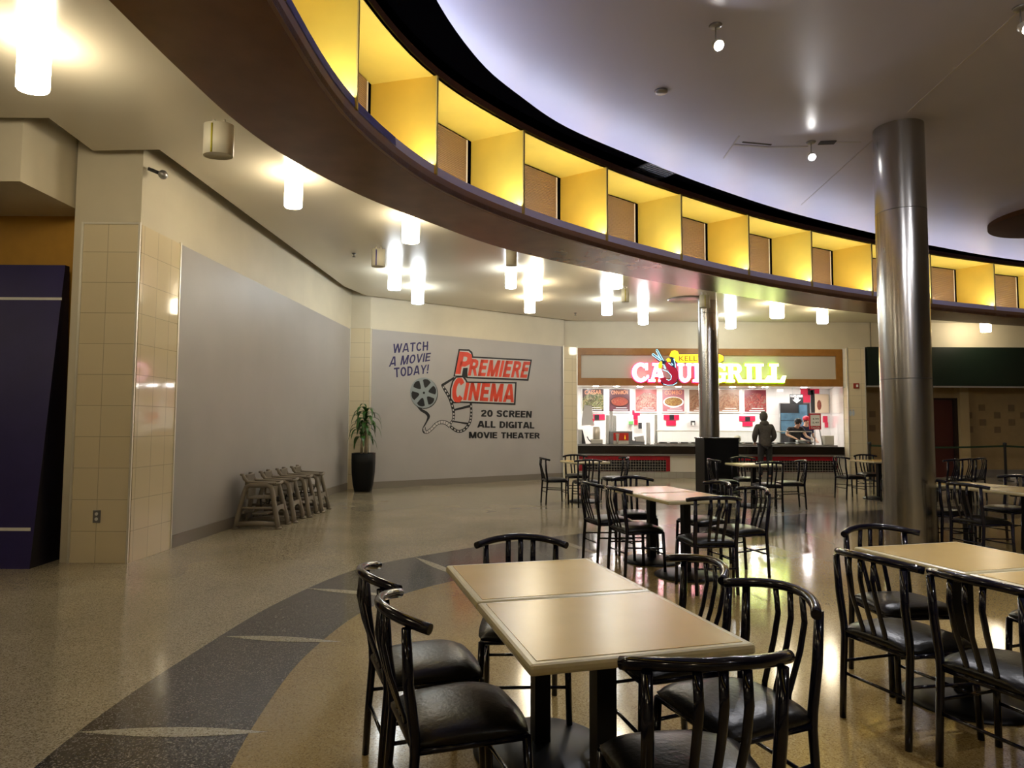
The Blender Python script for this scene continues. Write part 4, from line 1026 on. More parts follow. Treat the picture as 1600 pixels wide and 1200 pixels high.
# illuminated letters with slab serifs
neon = thing('illuminated_sign', 'glowing CAJUN GRILL channel letters with crawfish emblem over the food counter', 'sign', (5.2,YS,2.9))
LH = .51; ZB = 2.63
def stroke_letter(ch):
    """polygons in unit box width w, height 1"""
    s = .26; sh = .14
    if ch == 'I': return .52, [[(.12,0),(.40,0),(.40,1),(.12,1)],[(0,0),(.52,0),(.52,sh),(0,sh)],[(0,1-sh),(.52,1-sh),(.52,1),(0,1)]]
    if ch == 'L': return .85, [[(.1,0),(.38,0),(.38,1),(.1,1)],[(0,0),(.8,0),(.8,sh),(0,sh)],[(0,1-sh),(.5,1-sh),(.5,1),(0,1)],[(.5,0),(.8,0),(.9,.36),(.72,.36)]]
    if ch == 'A': return 1.0, [[(.10,.0),(.26,.0),(.58,1),(.38,1)],[(.62,0),(.9,0),(.62,1),(.38,1)],[(.2,.28),(.75,.28),(.7,.42),(.25,.42)],[(0,0),(.38,0),(.38,sh),(0,sh)],[(.55,0),(1.0,0),(1.0,sh),(.55,sh)],[(.22,1-sh),(.6,1-sh),(.62,1),(.22,1)]]
    if ch == 'U': 
        o_ = [(.1,1),(.1,.35)]+[(.5-.4*cos(pi*i/12),.35-.37*sin(pi*i/12)) for i in range(1,12)]+[(.9,.35),(.9,1),(.68,1),(.68,.38)]+[(.5+.18*cos(pi*i/12),.38-.2*sin(pi*i/12)) for i in range(1,12)]+[(.34,.38),(.34,1)]
        return 1.0, [o_,[(0,1-sh),(.46,1-sh),(.46,1),(0,1)],[(.58,1-sh),(1,1-sh),(1,1),(.58,1)]]
    if ch == 'N': return 1.05, [[(.12,0),(.32,0),(.32,1),(.12,1)],[(.75,0),(.95,0),(.95,1),(.75,1)],[(.08,1),(.36,1),(.95,.0),(.70,0)],[(0,0),(.44,0),(.44,sh),(0,sh)],[(0,1-sh),(.36,1-sh),(.36,1),(0,1)],[(.63,1-sh),(1.07,1-sh),(1.07,1),(.63,1)]]
    if ch in 'CG':
        o_ = [(.52+.50*cos(radians(a)),.5+.52*sin(radians(a))) for a in range(42,319,12)]+[(.52+.25*cos(radians(a)),.5+.33*sin(radians(a))) for a in range(318,41,-12)]
        P_ = [o_, [(.78,.62),(.92,.62),(.92,1.0),(.80,1.0)]]
        if ch == 'C': P_.append([(.80,.14),(.98,.20),(.98,.36),(.86,.36)])
        else: P_ += [[(.66,.03),(.92,.03),(.92,.5),(.66,.5)],[(.52,.38),(1.05,.38),(1.05,.5),(.52,.5)]]
        return 1.0, P_
    if ch == 'R':
        bowl = [(.12,1),(.55,1)]+[(.58+.28*cos(radians(a)),.73+.27*sin(radians(a))) for a in range(80,-91,-15)]+[(.12,.46)]
        hole = None
        o_ = [(.58+.30*cos(radians(a)),.72+.28*sin(radians(a))) for a in range(90,-91,-15)]+[(.58+.06*cos(radians(a)),.72+.12*sin(radians(a))) for a in range(-90,91,30)]
        return 1.05, [[(.12,0),(.38,0),(.38,1),(.12,1)],[(.3,.84),(.6,.84),(.6,1),(.3,1)],[(.3,.44),(.6,.44),(.6,.6),(.3,.6)],o_,[(.45,.5),(.7,.5),(.98,0),(.70,0)],[(0,0),(.48,0),(.48,sh),(0,sh)],[(0,1-sh),(.4,1-sh),(.4,1),(0,1)],[(.68,0),(1.08,0),(1.08,sh),(.68,sh)]]
letters = [('C',986,1013,'p'),('A',1012,1040,'p'),('U',1057,1080,'p'),('N',1081,1110,'p'),('G',1111,1133,'g'),('R',1133,1161,'g'),('I',1162,1175,'g'),('L',1176,1201,'g'),('L',1200,1224,'g')]
for ch, pa, pb, k in letters:
    wI, P_ = stroke_letter(ch); xa = S(pa,585)[0]; xb_ = S(pb,585)[0]; sx = (xb_-xa)/wI
    mb = MB()
    for q in P_: mb.plate([Vector((xa+u*sx-5.2, -.13, ZB+v*LH-2.9)) for u, v in q], Vector((0,.03,0)), M['neon_pink'] if k == 'p' else M['neon_green'])
    cx_ = (xa+xb_)/2; cz_ = ZB+LH/2
    for q in P_: mb.plate([Vector(((xa+u*sx-cx_)*1.07+cx_-5.2, -.098, (ZB+v*LH-cz_)*1.08+cz_-2.9)) for u, v in q], Vector((0,.055,0)), M['halo_pink'] if k == 'p' else M['halo_green'])
    mb.build('letter', neon, fix=False)
def E2(x, y): q = pl(970+x/11.43, 535+y/11.43, YS-.15); return Vector((q.x-5.2, q.y-YS, q.z-2.9))
mb = MB()
def ep(pts, m, dy): mb.plate([E2(*p)+Vector((0,dy,0)) for p in pts], Vector((0,.03,0)), m)
body = [(800,350),(880,360),(905,420),(980,470),(1020,550),(1020,640),(990,700),(930,745),(830,755),(770,740),(720,690),(690,640),(800,620),(815,665),(850,690),(890,660),(900,610),(870,560),(860,500),(820,460)]
big = [(x+(x-880)*.09, y+(y-580)*.09) for x, y in body]
ep(big, M['halo_blue'], .02); ep(body, M['red'], .0)
ep([(640,120),(660,115),(800,350),(760,370)], M['halo_blue'], .02); ep([(550,205),(580,195),(800,370),(740,400)], M['halo_blue'], .02)
ep([(870,270),(950,250),(985,480),(930,440)], M['halo_blue'], .02)
crab = mb.build('crawfish_emblem', neon, fix=False)
mb = MB()
for P_ in ([(625,140),(645,125),(760,330)],[(625,150),(720,320)],[(553,215),(575,200),(720,310)],[(555,225),(700,330)],[(745,490),(830,520),(870,560),(900,600),(890,660),(850,680),(820,660)],[(740,390),(770,410),(800,460),(790,475),(760,430)],[(850,370),(900,410),(930,405),(900,370)],[(940,290),(965,380),(970,450)],[(760,745),(830,765),(930,762),(1000,720)]):
    mb.tube([E2(*p)+Vector((0,-.03,0)) for p in P_], .008, M['neon_blue'], 6)
mb.build('neon_outline', crab, fix=False)
mb = MB()
ep([(890,255),(870,240),(905,155),(960,140),(1010,155),(1035,200),(1010,250),(980,275),(930,265)], M['plate_yellow'], -.01)
ep([(665,400),(700,340),(735,340),(740,420),(720,470),(675,465)], M['plate_yellow'], -.01); ep([(815,300),(850,275),(885,300),(890,345),(830,350)], M['plate_yellow'], -.01)
mb.build('hat_and_claws', crab, fix=False)
mb = MB()
ep([(930,300),(1000,200),(1770,195),(1850,240),(1850,330),(1770,375),(1000,375)], M['halo_blue'], .02)
ep([(945,300),(1010,212),(1765,207),(1835,245),(1835,325),(1765,362),(1010,362)], M['plate_yellow'], .0)
Q = [E2(1040,240)+Vector((0,-.004,0)), E2(1560,235)+Vector((0,-.004,0)), E2(1560,332)+Vector((0,-.004,0)), E2(1040,335)+Vector((0,-.004,0))]
np_ = mb.build('name_plate', neon, fix=False)
mb = MB(); put_text(mb, "KELLY'S", Q, mat('plate_lettering',(.12,.03,.02),.5), bold=.0); mb.build('lettering', np_, fix=False)

# counter
ct_ = thing('serving_counter', 'long dark-fronted serving counter with red and black tile grilles', 'counter', (5.5,18.3,0))
mb = MB(); mb.box(xl-5.5+.01,.0,.88,xr-5.5-.25,.75,.915,M['counter_top']); mb.build('countertop', ct_, fix=False)
mb = MB(); mb.box(xl-5.5+.01,-.04,.66,xr-5.5-.08,.10,.875,M['counter_dark']); mb.build('dark_band', ct_, fix=False)
mb = MB(); mb.box(xl-5.5+.01,-.055,.615,xr-5.5-.08,.08,.655,M['counter_top']); mb.build('steel_ledge', ct_, fix=False)
mb = MB(); mb.box(xl-5.5+.01,.02,.17,xr-5.5-.05,.16,.66,M['cream']); mb.build('front_panel', ct_, fix=False)
mb = MB(); mb.box(xl-5.5+.01,.0,.0,xr-5.5-.05,.14,.17,M['gtile']); mb.build('base_tiles', ct_, fix=False)
for a, b in ((905,1047),(1141,1308.5)):
    xa = S(a,720)[0]-5.5; xb_ = S(b,720)[0]-5.5
    mb = MB(); mb.box(xa,-.002,.185,xb_,.02,.60,M['redtile']); gr = mb.build('tile_border', ct_, fix=False)
    xi = xa+.1 if a < 1000 else xa; xo = xb_-.11 if a < 1000 else xb_-.02
    mb = MB(); mb.box(xi,-.008,.19,xo,.01,.49,M['blktile']); mb.build('black_tile_panel', ct_, fix=False)

# posters on the back wall
YB = 21.18
def Bk(px, py): q = pl(px, py, YB); return q.x, q.z
pw = [(910,943,'CAESAR',0),(952,984,'CINNAMON',1),(993,1026,'',2),(1035,1069,'COMBO',3),(1077,1110,'',4),(1121,1155,'',4),(1163,1197,'',5)]
plabs = ['food poster of dark green salad, leftmost on the back wall','food poster with a red bowl, second from the left','food poster of pink seafood, third from the left','food poster of yellow food on a plate, fourth from the left','food poster left of the rear steel column','food poster of brown nuggets right of the rear steel column','food poster of red barbecue, rightmost in the row']
for i, (a, b, tx, fi) in enumerate(pw):
    xa = Bk(a,640)[0]; xb_ = Bk(b,640)[0]; z0 = 1.88; z1 = 2.58; c = (xa+xb_)/2; hw = (xb_-xa)/2
    t = thing('menu_poster', plabs[i], 'poster', (c,YB,0), 0, 'food posters on the kitchen wall')
    mb = MB(); mb.box(-hw-.03,-.02,z0-.04,hw+.03,.015,z1+.03,M['white']); mb.build('frame', t, fix=False)
    mb = MB(); mb.box(-hw,-.026,z0,hw,-.02,z1,postbg[fi]); mb.build('print', t, fix=False)
    mb = MB(); n = 24
    if fi in (1,3): 
        mb.plate([Vector((cos(2*pi*j/n)*hw*.95, -.029, z0+.30+sin(2*pi*j/n)*.17)) for j in range(n)], Vector((0,.002,0)), M['white'] if fi == 3 else postbg[0])
        mb.plate([Vector((cos(2*pi*j/n)*hw*.82, -.033, z0+.31+sin(2*pi*j/n)*.14)) for j in range(n)], Vector((0,.002,0)), foods[fi])
    else:
        mb.plate([Vector((x_*hw, -.030, z0+z_)) for x_, z_ in ((-1,.05),(1,.05),(1,.50),(.5,.58),(-.2,.60),(-1,.42))], Vector((0,.002,0)), foods[fi])
    mb.build('food_picture', t, fix=False)
    for bx0, bz0, bx1, bz1 in ((-.2,.03,hw-.06,.05),(-.12,.10,hw-.1,.115)):
        mb = MB(); mb.box(bx0,-.036,z0+bz0,bx1,-.034,z0+bz1,M['white']); mb.build('caption_bar', t, fix=False)
    mb = MB()
    if tx: put_text(mb, tx, [Vector((-hw*.8,-.036,z1-.04)),Vector((hw*.8,-.036,z1-.02)),Vector((hw*.8,-.036,z1-.16)),Vector((-hw*.8,-.036,z1-.17))], mat('poster_orange',(.8,.35,.2),.5), bold=.012); mb.build('title_lettering', t, fix=False)
# accent tiles
mb = MB()
def sq_(a, b, c, d_, m, y=YB-.008):
    p = pl(a,b,YB); q = pl(c,d_,YB); mb.box(min(p.x,q.x),y,min(p.z,q.z),max(p.x,q.x),YB+.02,max(p.z,q.z),m)
mk = M['mblack']
for R_ in ((921,647,945,656,'r'),(924,656,928,664,'r'),(929,648,936,656,'k'),(988,641,1000,655,'r'),(991,656,999,664,'r'),(1037,648,1061,656,'r'),(1041,657,1056,665,'r'),(1046,648,1053,656,'k'),(1155,650,1180,658,'r'),(1160,659,1176,666,'r'),(1164,651,1172,658,'k'),(1251,607,1266,629,'r'),(1262,607,1280,615,'r'),(1262,610,1270,617,'k'),(1267,609,1273,645,'k'),(1286,650,1293,660,'r'),(1289,660,1294,668,'r')):
    sq_(*R_[:4], M['red'] if R_[4] == 'r' else mk, YB-.008 if R_[4] == 'r' else YB-.012)
struct(mb.build('trim_3', fix=False))
# pass-through hatch into the back kitchen
ht = thing('kitchen_hatch', 'dark kitchen hatch with bluish steel equipment behind the workers', 'hatch', (8.85,YB,0))
p = pl(1218,630,YB); q = pl(1266,694,YB)
mb = MB(); mb.box(p.x-8.85,-.005,.6,q.x-8.85,.01,p.z,M['darkgrey']); mb.build('opening', ht, fix=False)
mb = MB(); mb.box(p.x-8.85+.02,-.05,1.62,p.x-8.85+.75,-.006,1.85,M['bluegear']); mb.box(p.x-8.85+.02,-.04,1.2,p.x-8.85+.6,-.006,1.6,M['bluegear']); mb.box(q.x-8.85-.35,-.06,1.0,q.x-8.85-.1,-.006,p.z-.05,M['bluegear']); mb.build('steel_shelving', ht, fix=False)
mb = MB(); mb.tube([(p.x-8.85,-.02,.6),(p.x-8.85,-.02,p.z),(q.x-8.85,-.02,p.z),(q.x-8.85,-.02,.6)], .02, M['greymetal'], 6); mb.build('hatch_frame', ht)
# order sign
p = pl(1234,616,20.6); q = pl(1255,631,20.6); cx_ = (p.x+q.x)/2
t = thing('order_sign', 'black hanging sign reading PLACE ORDER HERE with a white arrow', 'sign', (cx_,20.6,0))
hw = (q.x-p.x)/2
mb = MB(); mb.box(-hw,-.01,q.z,hw,.01,p.z,M['mblack']); mb.build('sign_panel', t, fix=False)
mb = MB(); h_ = p.z-q.z
mb.plate([Vector((x_*hw,-.014,q.z+z_*h_)) for x_, z_ in ((-.3,.62),(.3,.62),(.3,.42),(.62,.42),(0,.06),(-.62,.42),(-.3,.42))], Vector((0,.002,0)), M['white']); mb.build('arrow', t, fix=False); mb = MB()
put_text(mb, 'PLACE ORDER', [Vector((-hw*.92,-.014,p.z-.03)),Vector((hw*.92,-.014,p.z-.03)),Vector((hw*.92,-.014,p.z-.09)),Vector((-hw*.92,-.014,p.z-.09))], M['white'], bold=.01)
put_text(mb, 'HERE', [Vector((-hw*.28,-.017,q.z+.55*h_)),Vector((hw*.28,-.017,q.z+.55*h_)),Vector((hw*.28,-.017,q.z+.40*h_)),Vector((-hw*.28,-.017,q.z+.40*h_))], M['mblack'], bold=.01)
mb.build('lettering', t, fix=False)
mb = MB(); mb.tube([(-hw*.6,0,p.z),(-hw*.6,0,2.62)], .004, M['greymetal'], 6); mb.tube([(hw*.6,0,p.z),(hw*.6,0,2.62)], .004, M['greymetal'], 6); mb.build('hanging_rod', t)
# price sign on stand
t0 = pl(1264,646,18.75); t1 = pl(1283,671,18.75); cx_ = (t0.x+t1.x)/2; hw = (t1.x-t0.x)/2
t = thing('price_sign', 'red-framed price sign reading 4.99 and 5.49 on legs at the counter end', 'sign', (cx_,18.75,.915))
mb = MB(); mb.box(-hw,-.01,t1.z-.915,hw,.01,t0.z-.915,mat('sign_red',(.5,.02,.03),.4)); mb.build('frame', t, fix=False)
mb = MB(); mb.box(-hw*.8,-.014,t1.z-.915+.10,hw*.8,-.010,t0.z-.915-.04,M['white'])
mb.build('price_card', t, fix=False)
mb = MB(); zc = t0.z-.915
for s_, dz in (('4.99',.16),('5.49',.26)): put_text(mb, s_, [Vector((-.08,-.017,zc-dz+.03)),Vector((.1,-.017,zc-dz+.03)),Vector((.1,-.017,zc-dz-.02)),Vector((-.08,-.017,zc-dz-.02))], M['mblack'], bold=.01)
mb.build('price_lettering', t, fix=False); mb = MB(); put_text(mb, 'Coca-Cola', [Vector((-.12,-.017,t1.z-.915+.08)),Vector((.12,-.017,t1.z-.915+.08)),Vector((.12,-.017,t1.z-.915+.025)),Vector((-.12,-.017,t1.z-.915+.025))], M['white'], bold=.01)
mb.build('lettering', t, fix=False)
mb = MB()
for x_, xx in ((-.02,-.02),(.12,.2)): mb.tube([(x_,0,t1.z-.915),(xx,0,0)], .016, M['greymetal'], 8)
mb.build('stand_leg', t)
# poster at far right of the back wall
p = pl(1273,616,YB-.01); q = pl(1295,645,YB-.01)
t = thing('menu_poster', 'narrow food poster with handwriting-like text beside the red accent tiles', 'poster', (0,YB-.01,0), 0, 'food posters on the kitchen wall')
mb = MB(); mb.box(p.x,-.01,q.z,q.x,.012,p.z,mat('poster_cream',(.72,.58,.42),.4)); mb.build('print', t, fix=False)
mb = MB(); mb.plate([Vector((p.x+.13+cos(2*pi*j/16)*.07, -.014, (p.z+q.z)/2-.05+sin(2*pi*j/16)*.16)) for j in range(16)], Vector((0,.002,0)), foods[1]); mb.build('food_picture', t, fix=False)
# downlights in the kitchen ceiling
for i, px in enumerate((931,963,1000,1030,1060,1145,1175,1195,1256)):
    q = pl(px,604.5,20.3); mb = MB(); mb.lathe([(0,2.612),(.075,2.612),(.085,2.62)], M['downlight'], 20, c=(q.x,20.3))
    tag(mb.build('downlight'), 'round recessed downlight glowing in the kitchen ceiling above the food counter', 'downlight', 'recessed downlights over the food counter')
    
# things on the counter
YC = 18.65; ZC = .915
def con(px): return pl(px,690,YC).x
def cupstack(px, h, r, label, y=YC):
    mb = MB(); x = pl(px,690,y).x; n = max(3,int(h/.03)); prof = [(r*.75,0)]
    for i in range(n): prof += [(r*(.9),h*i/n+.005),(r,h*(i+.9)/n)]
    prof += [(r*.8,h),(0,h)]
    mb.lathe([(a,b) for a, b in prof], M['white'], 14); o = mb.build('cup_stack'); o.location = (x,y,ZC); tag(o, label, 'cups', 'stacks of white cups on the counter')
cupstack(949.5,.80,.055,'tall stack of white cups left of the red drink machine',YC)
cupstack(955,.92,.05,'tallest stack of white cups, its tip over the poster',YC+.25)
cupstack(960.5,.80,.05,'third stack of white cups behind the red drink machine',YC+.25)
cupstack(1013,.60,.06,'stack of white cups on a dome base left of the sneeze guard',YC)
cupstack(1025,.83,.045,'slim tall stack of white cups at the corner of the glass guard',YC+.2)
t = thing('juice_dispenser', 'stainless cylinder dispenser on a cream base at the left of the counter', 'dispenser', (con(932),YC,ZC))
mb = MB(); mb.box(-.16,-.13,0,.16,.13,.13,M['cream']); mb.build('base', t, bevel=.02)
mb = MB(); mb.lathe([(.10,.13),(.10,.47),(.0,.48)], M['chrome'], 24); mb.build('canister', t)
mb = MB(); mb.tube([(-.16,0,.06),(-.22,0,.12),(-.26,0,.2)], .014, M['darkgrey'], 8); mb.build('hose', t)
t = thing('cash_terminal', 'white and black terminal at the left end of the counter', 'terminal', (con(904),YC,ZC))
mb = MB(); mb.prism([(-.02,0),(.0,0),(.09,0),(.07,.1),(0,.1)], 0, .40, M['white']); mb.build('casing', t)
mb = MB(); mb.plate([Vector((.09,-.02,0)),Vector((.20,-.02,0)),Vector((.12,-.02,.36)),Vector((.09,-.02,.40))], Vector((0,.12,0)), M['darkgrey']); mb.build('rear_panel', t, fix=False)
t = thing('drink_machine', 'red and steel drink machine on the counter beside the cup stacks', 'drink machine', (con(969.5),YC,ZC))
mb = MB(); mb.box(-.31,-.15,0,.31,.2,.36,M['greymetal']); mb.build('cabinet', t, bevel=.01)
mb = MB(); mb.box(-.22,-.156,.10,.20,-.15,.31,mat('machine_red',(.62,.035,.02),.35)); mb.box(-.22,-.157,.0,.20,-.15,.095,M['cream']); mb.build('front_panel', t, fix=False)
mb = MB(); mb.lathe([(.02,.02),(.03,.1),(.05,.27),(.055,.29)], M['cream'], 12, c=(-.11,-.17)); mb.lathe([(.0,.12),(.012,.16),(.0,.26)], M['plate_yellow'], 8, c=(.10,-.16)); mb.build('spout', t)
t = thing('napkin_holder', 'white napkin holder right of the red drink machine', 'napkin holder', (con(997),YC,ZC))
mb = MB(); mb.prism([(-.16,-.1),(.16,-.1),(.16,.1),(-.16,.1)], 0, .10, M['greymetal']); mb.build('tray', t)
mb = MB(); mb.plate([Vector((-.08,-.12,.08)),Vector((.15,-.12,.06)),Vector((.13,-.12,.24)),Vector((-.1,-.12,.20))], Vector((0,.15,0)), M['paper']); mb.build('napkins', t)
q = pl(987,658,20.9); t = thing('soap_dispenser', 'small green and white dispenser fixed on the kitchen wall', 'dispenser', (q.x,21.18,q.z))
mb = MB(); mb.box(-.08,-.14,-.12,.08,0,.2,M['white']); mb.build('casing', t, bevel=.02)
mb = MB(); mb.box(-.07,-.15,-.10,.07,-.14,.0,mat('soap_green',(.15,.4,.12),.3)); mb.build('window', t, fix=False)
q = pl(1002,662,20.9); mb = MB(); mb.box(q.x-.06,21.1,q.z-.10,q.x+.06,21.199,q.z+.25,M['white']); mb.box(q.x-.055,21.09,q.z-.16,q.x+.055,21.1,q.z+.03,M['darkgrey']); tag(mb.build('towel_dispenser', fix=False), 'white and black wall dispenser right of the green one', 'dispenser')
q = pl(1086,661,20.9); mb = MB(); mb.box(q.x-.06,21.1,q.z-.07,q.x+.06,21.18,q.z+.07,M['darkgrey']); mb.box(q.x-.04,21.08,q.z-.08,q.x+.03,21.1,q.z+.02,M['white']); tag(mb.build('wall_dispenser', fix=False), 'small dark box on the kitchen wall left of the rear column', 'dispenser')
q = pl(905,645,20.9); mb = MB(); mb.plate([Vector((q.x-.1,19.2,1.62)),Vector((q.x+.25,19.2,1.62)),Vector((q.x+.18,19.2,2.0)),Vector((q.x-.02,19.2,2.02))], Vector((0,.02,0)), M['paper']); mb.plate([Vector((q.x-.1,19.22,1.42)),Vector((q.x+.28,19.22,1.45)),Vector((q.x+.2,19.22,1.62)),Vector((q.x-.1,19.22,1.62))], Vector((0,.02,0)), M['paper']); o = mb.build('hanging_bags', fix=False); o.location.x += .0; tag(o, 'white paper bags hung at the left end of the kitchen', 'bags')
# sneeze guard
t = thing('sneeze_guard', 'low glass sneeze guard with steel rail along the counter', 'glass guard', (0,0,0))
xa, xb_ = con(1023), con(1268)
t.location = ((xa+xb_)/2, 18.62, ZC); hw = (xb_-xa)/2
mb = MB(); mb.box(-hw,-.003,.02,hw,.003,.36,M['glass']); mb.build('glass_pane', t, fix=False)
mb = MB(); mb.tube([(-hw,0,.0),(-hw,0,.37),(hw,0,.37),(hw,0,.0)], .012, M['chrome'], 8); mb.build('rail', t)
mb = MB(); mb.box(-hw+.05,.06,.0,hw-.05,.45,.03,M['chrome']); 
for i in range(14): mb.box(-hw+.15+i*.3,.1,.03,-hw+.36+i*.3,.38,.06,M['greymetal'])
mb.build('food_wells', t, fix=False)
mb = MB(); mb.lathe([(.05,0),(.07,.02),(.1,.05),(.1,.16),(.0,.2)], M['chrome'], 16); o = mb.build('soup_pot'); o.location = (con(1158),18.95,ZC+.06); tag(o, 'shiny round pot behind the glass, left of the customer', 'pot')
mb = MB(); mb.box(-.14,-.1,0,.14,.1,.26,M['cream']); o = mb.build('white_container', bevel=.02); o.location = (con(1296),18.75,ZC); tag(o, 'pale square container at the right end of the counter', 'container')

# ------------------------------------------------------------------ people
def skinned(name, verts, edges, rad, m, parent=None, sub=2, root=0):
    me = bpy.data.meshes.new(name); me.from_pydata([Vector(v) for v in verts], edges, []); me.update()
    o = bpy.data.objects.new(name, me); COL.objects.link(o)
    sk = o.modifiers.new('skin', 'SKIN'); sk.use_smooth_shade = True; sk.branch_smoothing = .4
    lay = me.skin_vertices[0] if me.skin_vertices else None
    if lay is None:
        bpy.context.view_layer.objects.active = o
    dg = bpy.context.evaluated_depsgraph_get()
    lay = me.skin_vertices[0]
    for i, r in enumerate(rad):
        lay.data[i].radius = r if isinstance(r, (tuple, list)) else (r, r); lay.data[i].use_root = (i == root)
    s = o.modifiers.new('sub', 'SUBSURF'); s.levels = sub; s.render_levels = sub
    dg = bpy.context.evaluated_depsgraph_get(); dg.update()
    m2 = bpy.data.meshes.new_from_object(o.evaluated_get(dg))
    bpy.data.objects.remove(o)
    m2.materials.clear(); m2.materials.append(m)
    for p in m2.polygons: p.use_smooth = True; p.material_index = 0
    o = bpy.data.objects.new(name, m2); COL.objects.link(o)
    if parent: o.parent = parent
    return o
def person(name, label, loc, rz, J, skin, top, legs, hair, capm=None, cape=False, hood=False, lean=0.0, sleeve='long'):
    """J: joint positions in local space, facing +Y"""
    g = lambda k: Vector(J[k])
    V_ = []; E_ = []; R_ = []
    def v(p, r): V_.append(Vector(p)); R_.append(r); return len(V_)-1
    pel = v(g('pelvis'), (.13,.11)); ch = v(g('chest'), (.15,.11)); nk = v(g('neck'), .055); hd0 = v(g('head')-Vector((0,.0,.07)), (.065,.075)); hd1 = v(g('head')+Vector((0,0,.06)), (.08,.095))
    E_ += [(pel,ch),(ch,nk),(nk,hd0),(hd0,hd1)]
    hands = []
    for s in ('l','r'):
        a = v(g('sh'+s), .055); b = v(g('el'+s), .042); c_ = v(g('wr'+s), .028)
        dirh = (g('wr'+s)-g('el'+s)).normalized(); palm = v(g('wr'+s)+dirh*.06, (.035,.018))
        E_ += [(ch,a),(a,b),(b,c_),(c_,palm)]; hands.append((g('wr'+s)+dirh*.075, dirh, s, palm))
        h_ = v(g('hip'+s), .085); k = v(g('kn'+s), .058); an = v(g('an'+s), .04); toe = v(g('an'+s)+Vector((0,.15,-.05)), (.045,.025))
        E_ += [(pel,h_),(h_,k),(k,an),(an,toe)]
    for pc, dh, s, palm in hands:
        side = dh.cross(Vector((0,0,1))); side = side.normalized() if side.length > .1 else Vector((1,0,0)); nrm = side.cross(dh).normalized()
        for i, ln in enumerate((.065,.078,.072,.056)):
            b0 = v(pc+side*(-.027+.018*i), .009); b1 = v(pc+side*(-.029+.0195*i)+dh*ln*.55-nrm*.008, .0085); b2 = v(pc+side*(-.029+.0195*i)+dh*ln*.9-nrm*.03, .007)
            E_ += [(palm,b0),(b0,b1),(b1,b2)]
        sd = -1 if s == 'r' else 1
        t0 = v(pc-dh*.04+side*sd*.035, .011); t1 = v(pc-dh*.005+side*sd*.055-nrm*.01, .009); E_ += [(palm,t0),(t0,t1)]
    body = skinned(name, V_, E_, R_, skin, sub=1)
    body.location = loc; body.rotation_euler = (0,0,rz); tag(body, label, 'person')
    # top garment
    V_, E_, R_ = [], [], []
    a0 = v(g('pelvis')+Vector((0,-.01,-.16)), (.185,.155)); a1 = v(g('pelvis').lerp(g('chest'),.5), (.175,.14)); a2 = v(g('chest'), (.215,.155)); a3 = v(g('neck')-Vector((0,0,.03)), (.09,.08))
    E_ += [(a0,a1),(a1,a2),(a2,a3)]
    for s in ('l','r'):
        b0 = v(g('sh'+s), .094); b1 = v(g('el'+s), .078)
        E_ += [(a2,b0),(b0,b1)] if sleeve == 'long' else []
        if sleeve == 'long': b2 = v(g('wr'+s), .046); E_.append((b1,b2))
        else:
            V_.pop(); R_.pop(); b1 = v(g('sh'+s).lerp(g('el'+s),.6), .066); E_ += [(a2,b0),(b0,b1)]
    skinned('top', V_, E_, R_, top, body)
    V_, E_, R_ = [], [], []
    a0 = v(g('pelvis')+Vector((0,0,.03)), (.165,.135))
    for s in ('l','r'):
        h_ = v(g('hip'+s)-Vector((0,0,.04)), .10); k = v(g('kn'+s), .076); an = v(g('an'+s)+Vector((0,0,.02)), .06); E_ += [(a0,h_),(h_,k),(k,an)]
    skinned('trousers', V_, E_, R_, legs, body)
    for s in ('l','r'):
        mb = MB(); p = g('an'+s); mb.ball((p.x,p.y+.07,p.z-.03), 1, M['darkgrey'], 12, (.05,.14,.045)); mb.build('shoe', body)
    hp = g('head')
    if hood:
        mb = MB(); mb.ball((hp.x,hp.y-.015,hp.z+.03), 1, top, 16, (.105,.12,.15)); mb.ball((hp.x,hp.y-.06,hp.z-.16), 1, top, 14, (.13,.09,.09)); mb.build('hood', body)
    else:
        mb = MB(); mb.ball((hp.x,hp.y-.02,hp.z+.045), 1, hair, 14, (.092,.105,.095)); mb.build('hair', body)
        mb = MB(); mb.ball((hp.x,hp.y-.0,hp.z+.075), 1, capm, 16, (.102,.112,.085)); T = Matrix.Translation((hp.x,hp.y+.12,hp.z+.06)); 
        mb.prism([(cos(pi*i/8)*.085, sin(pi*i/8)*.09-.02) for i in range(9)], -.006, .006, capm, T); mb.build('cap', body)
        mb = MB()
        mb.ball((hp.x,hp.y+.094,hp.z-.01), 1, skin, 8, (.013,.02,.022))
        for s in (-1,1): mb.ball((hp.x+s*.085,hp.y+.0,hp.z), 1, skin, 8, (.012,.02,.03))
        mb.build('nose_and_ears', body)
        mb = MB()
        for s in (-1,1): mb.ball((hp.x+s*.03,hp.y+.083,hp.z+.02), 1, M['hair'], 8, (.012,.008,.007))
        mb.ball((hp.x,hp.y+.083,hp.z-.052), 1, mat('lips',(.35,.1,.08),.5), 8, (.024,.008,.007)); mb.build('eyes_and_mouth', body)
    return body
JC = dict(pelvis=(0,0,.98), chest=(0,.03,1.36), neck=(0,.05,1.53), head=(0,.08,1.66), shl=(-.19,.03,1.43), shr=(.19,.03,1.43), ell=(-.27,.02,1.14), elr=(.27,.02,1.14), wrl=(-.20,.20,1.00), wrr=(.20,.20,1.00),
          hipl=(-.10,0,.92), hipr=(.10,0,.92), knl=(-.12,.02,.50), knr=(.12,.02,.50), anl=(-.13,0,.085), anr=(.13,0,.085))
person('person','person in a grey hoodie and dark trousers standing at the counter, back to camera',(6.78,17.88,0),0,JC,M['skin'],M['hoodie'],M['pants'],M['hair'],hood=True)
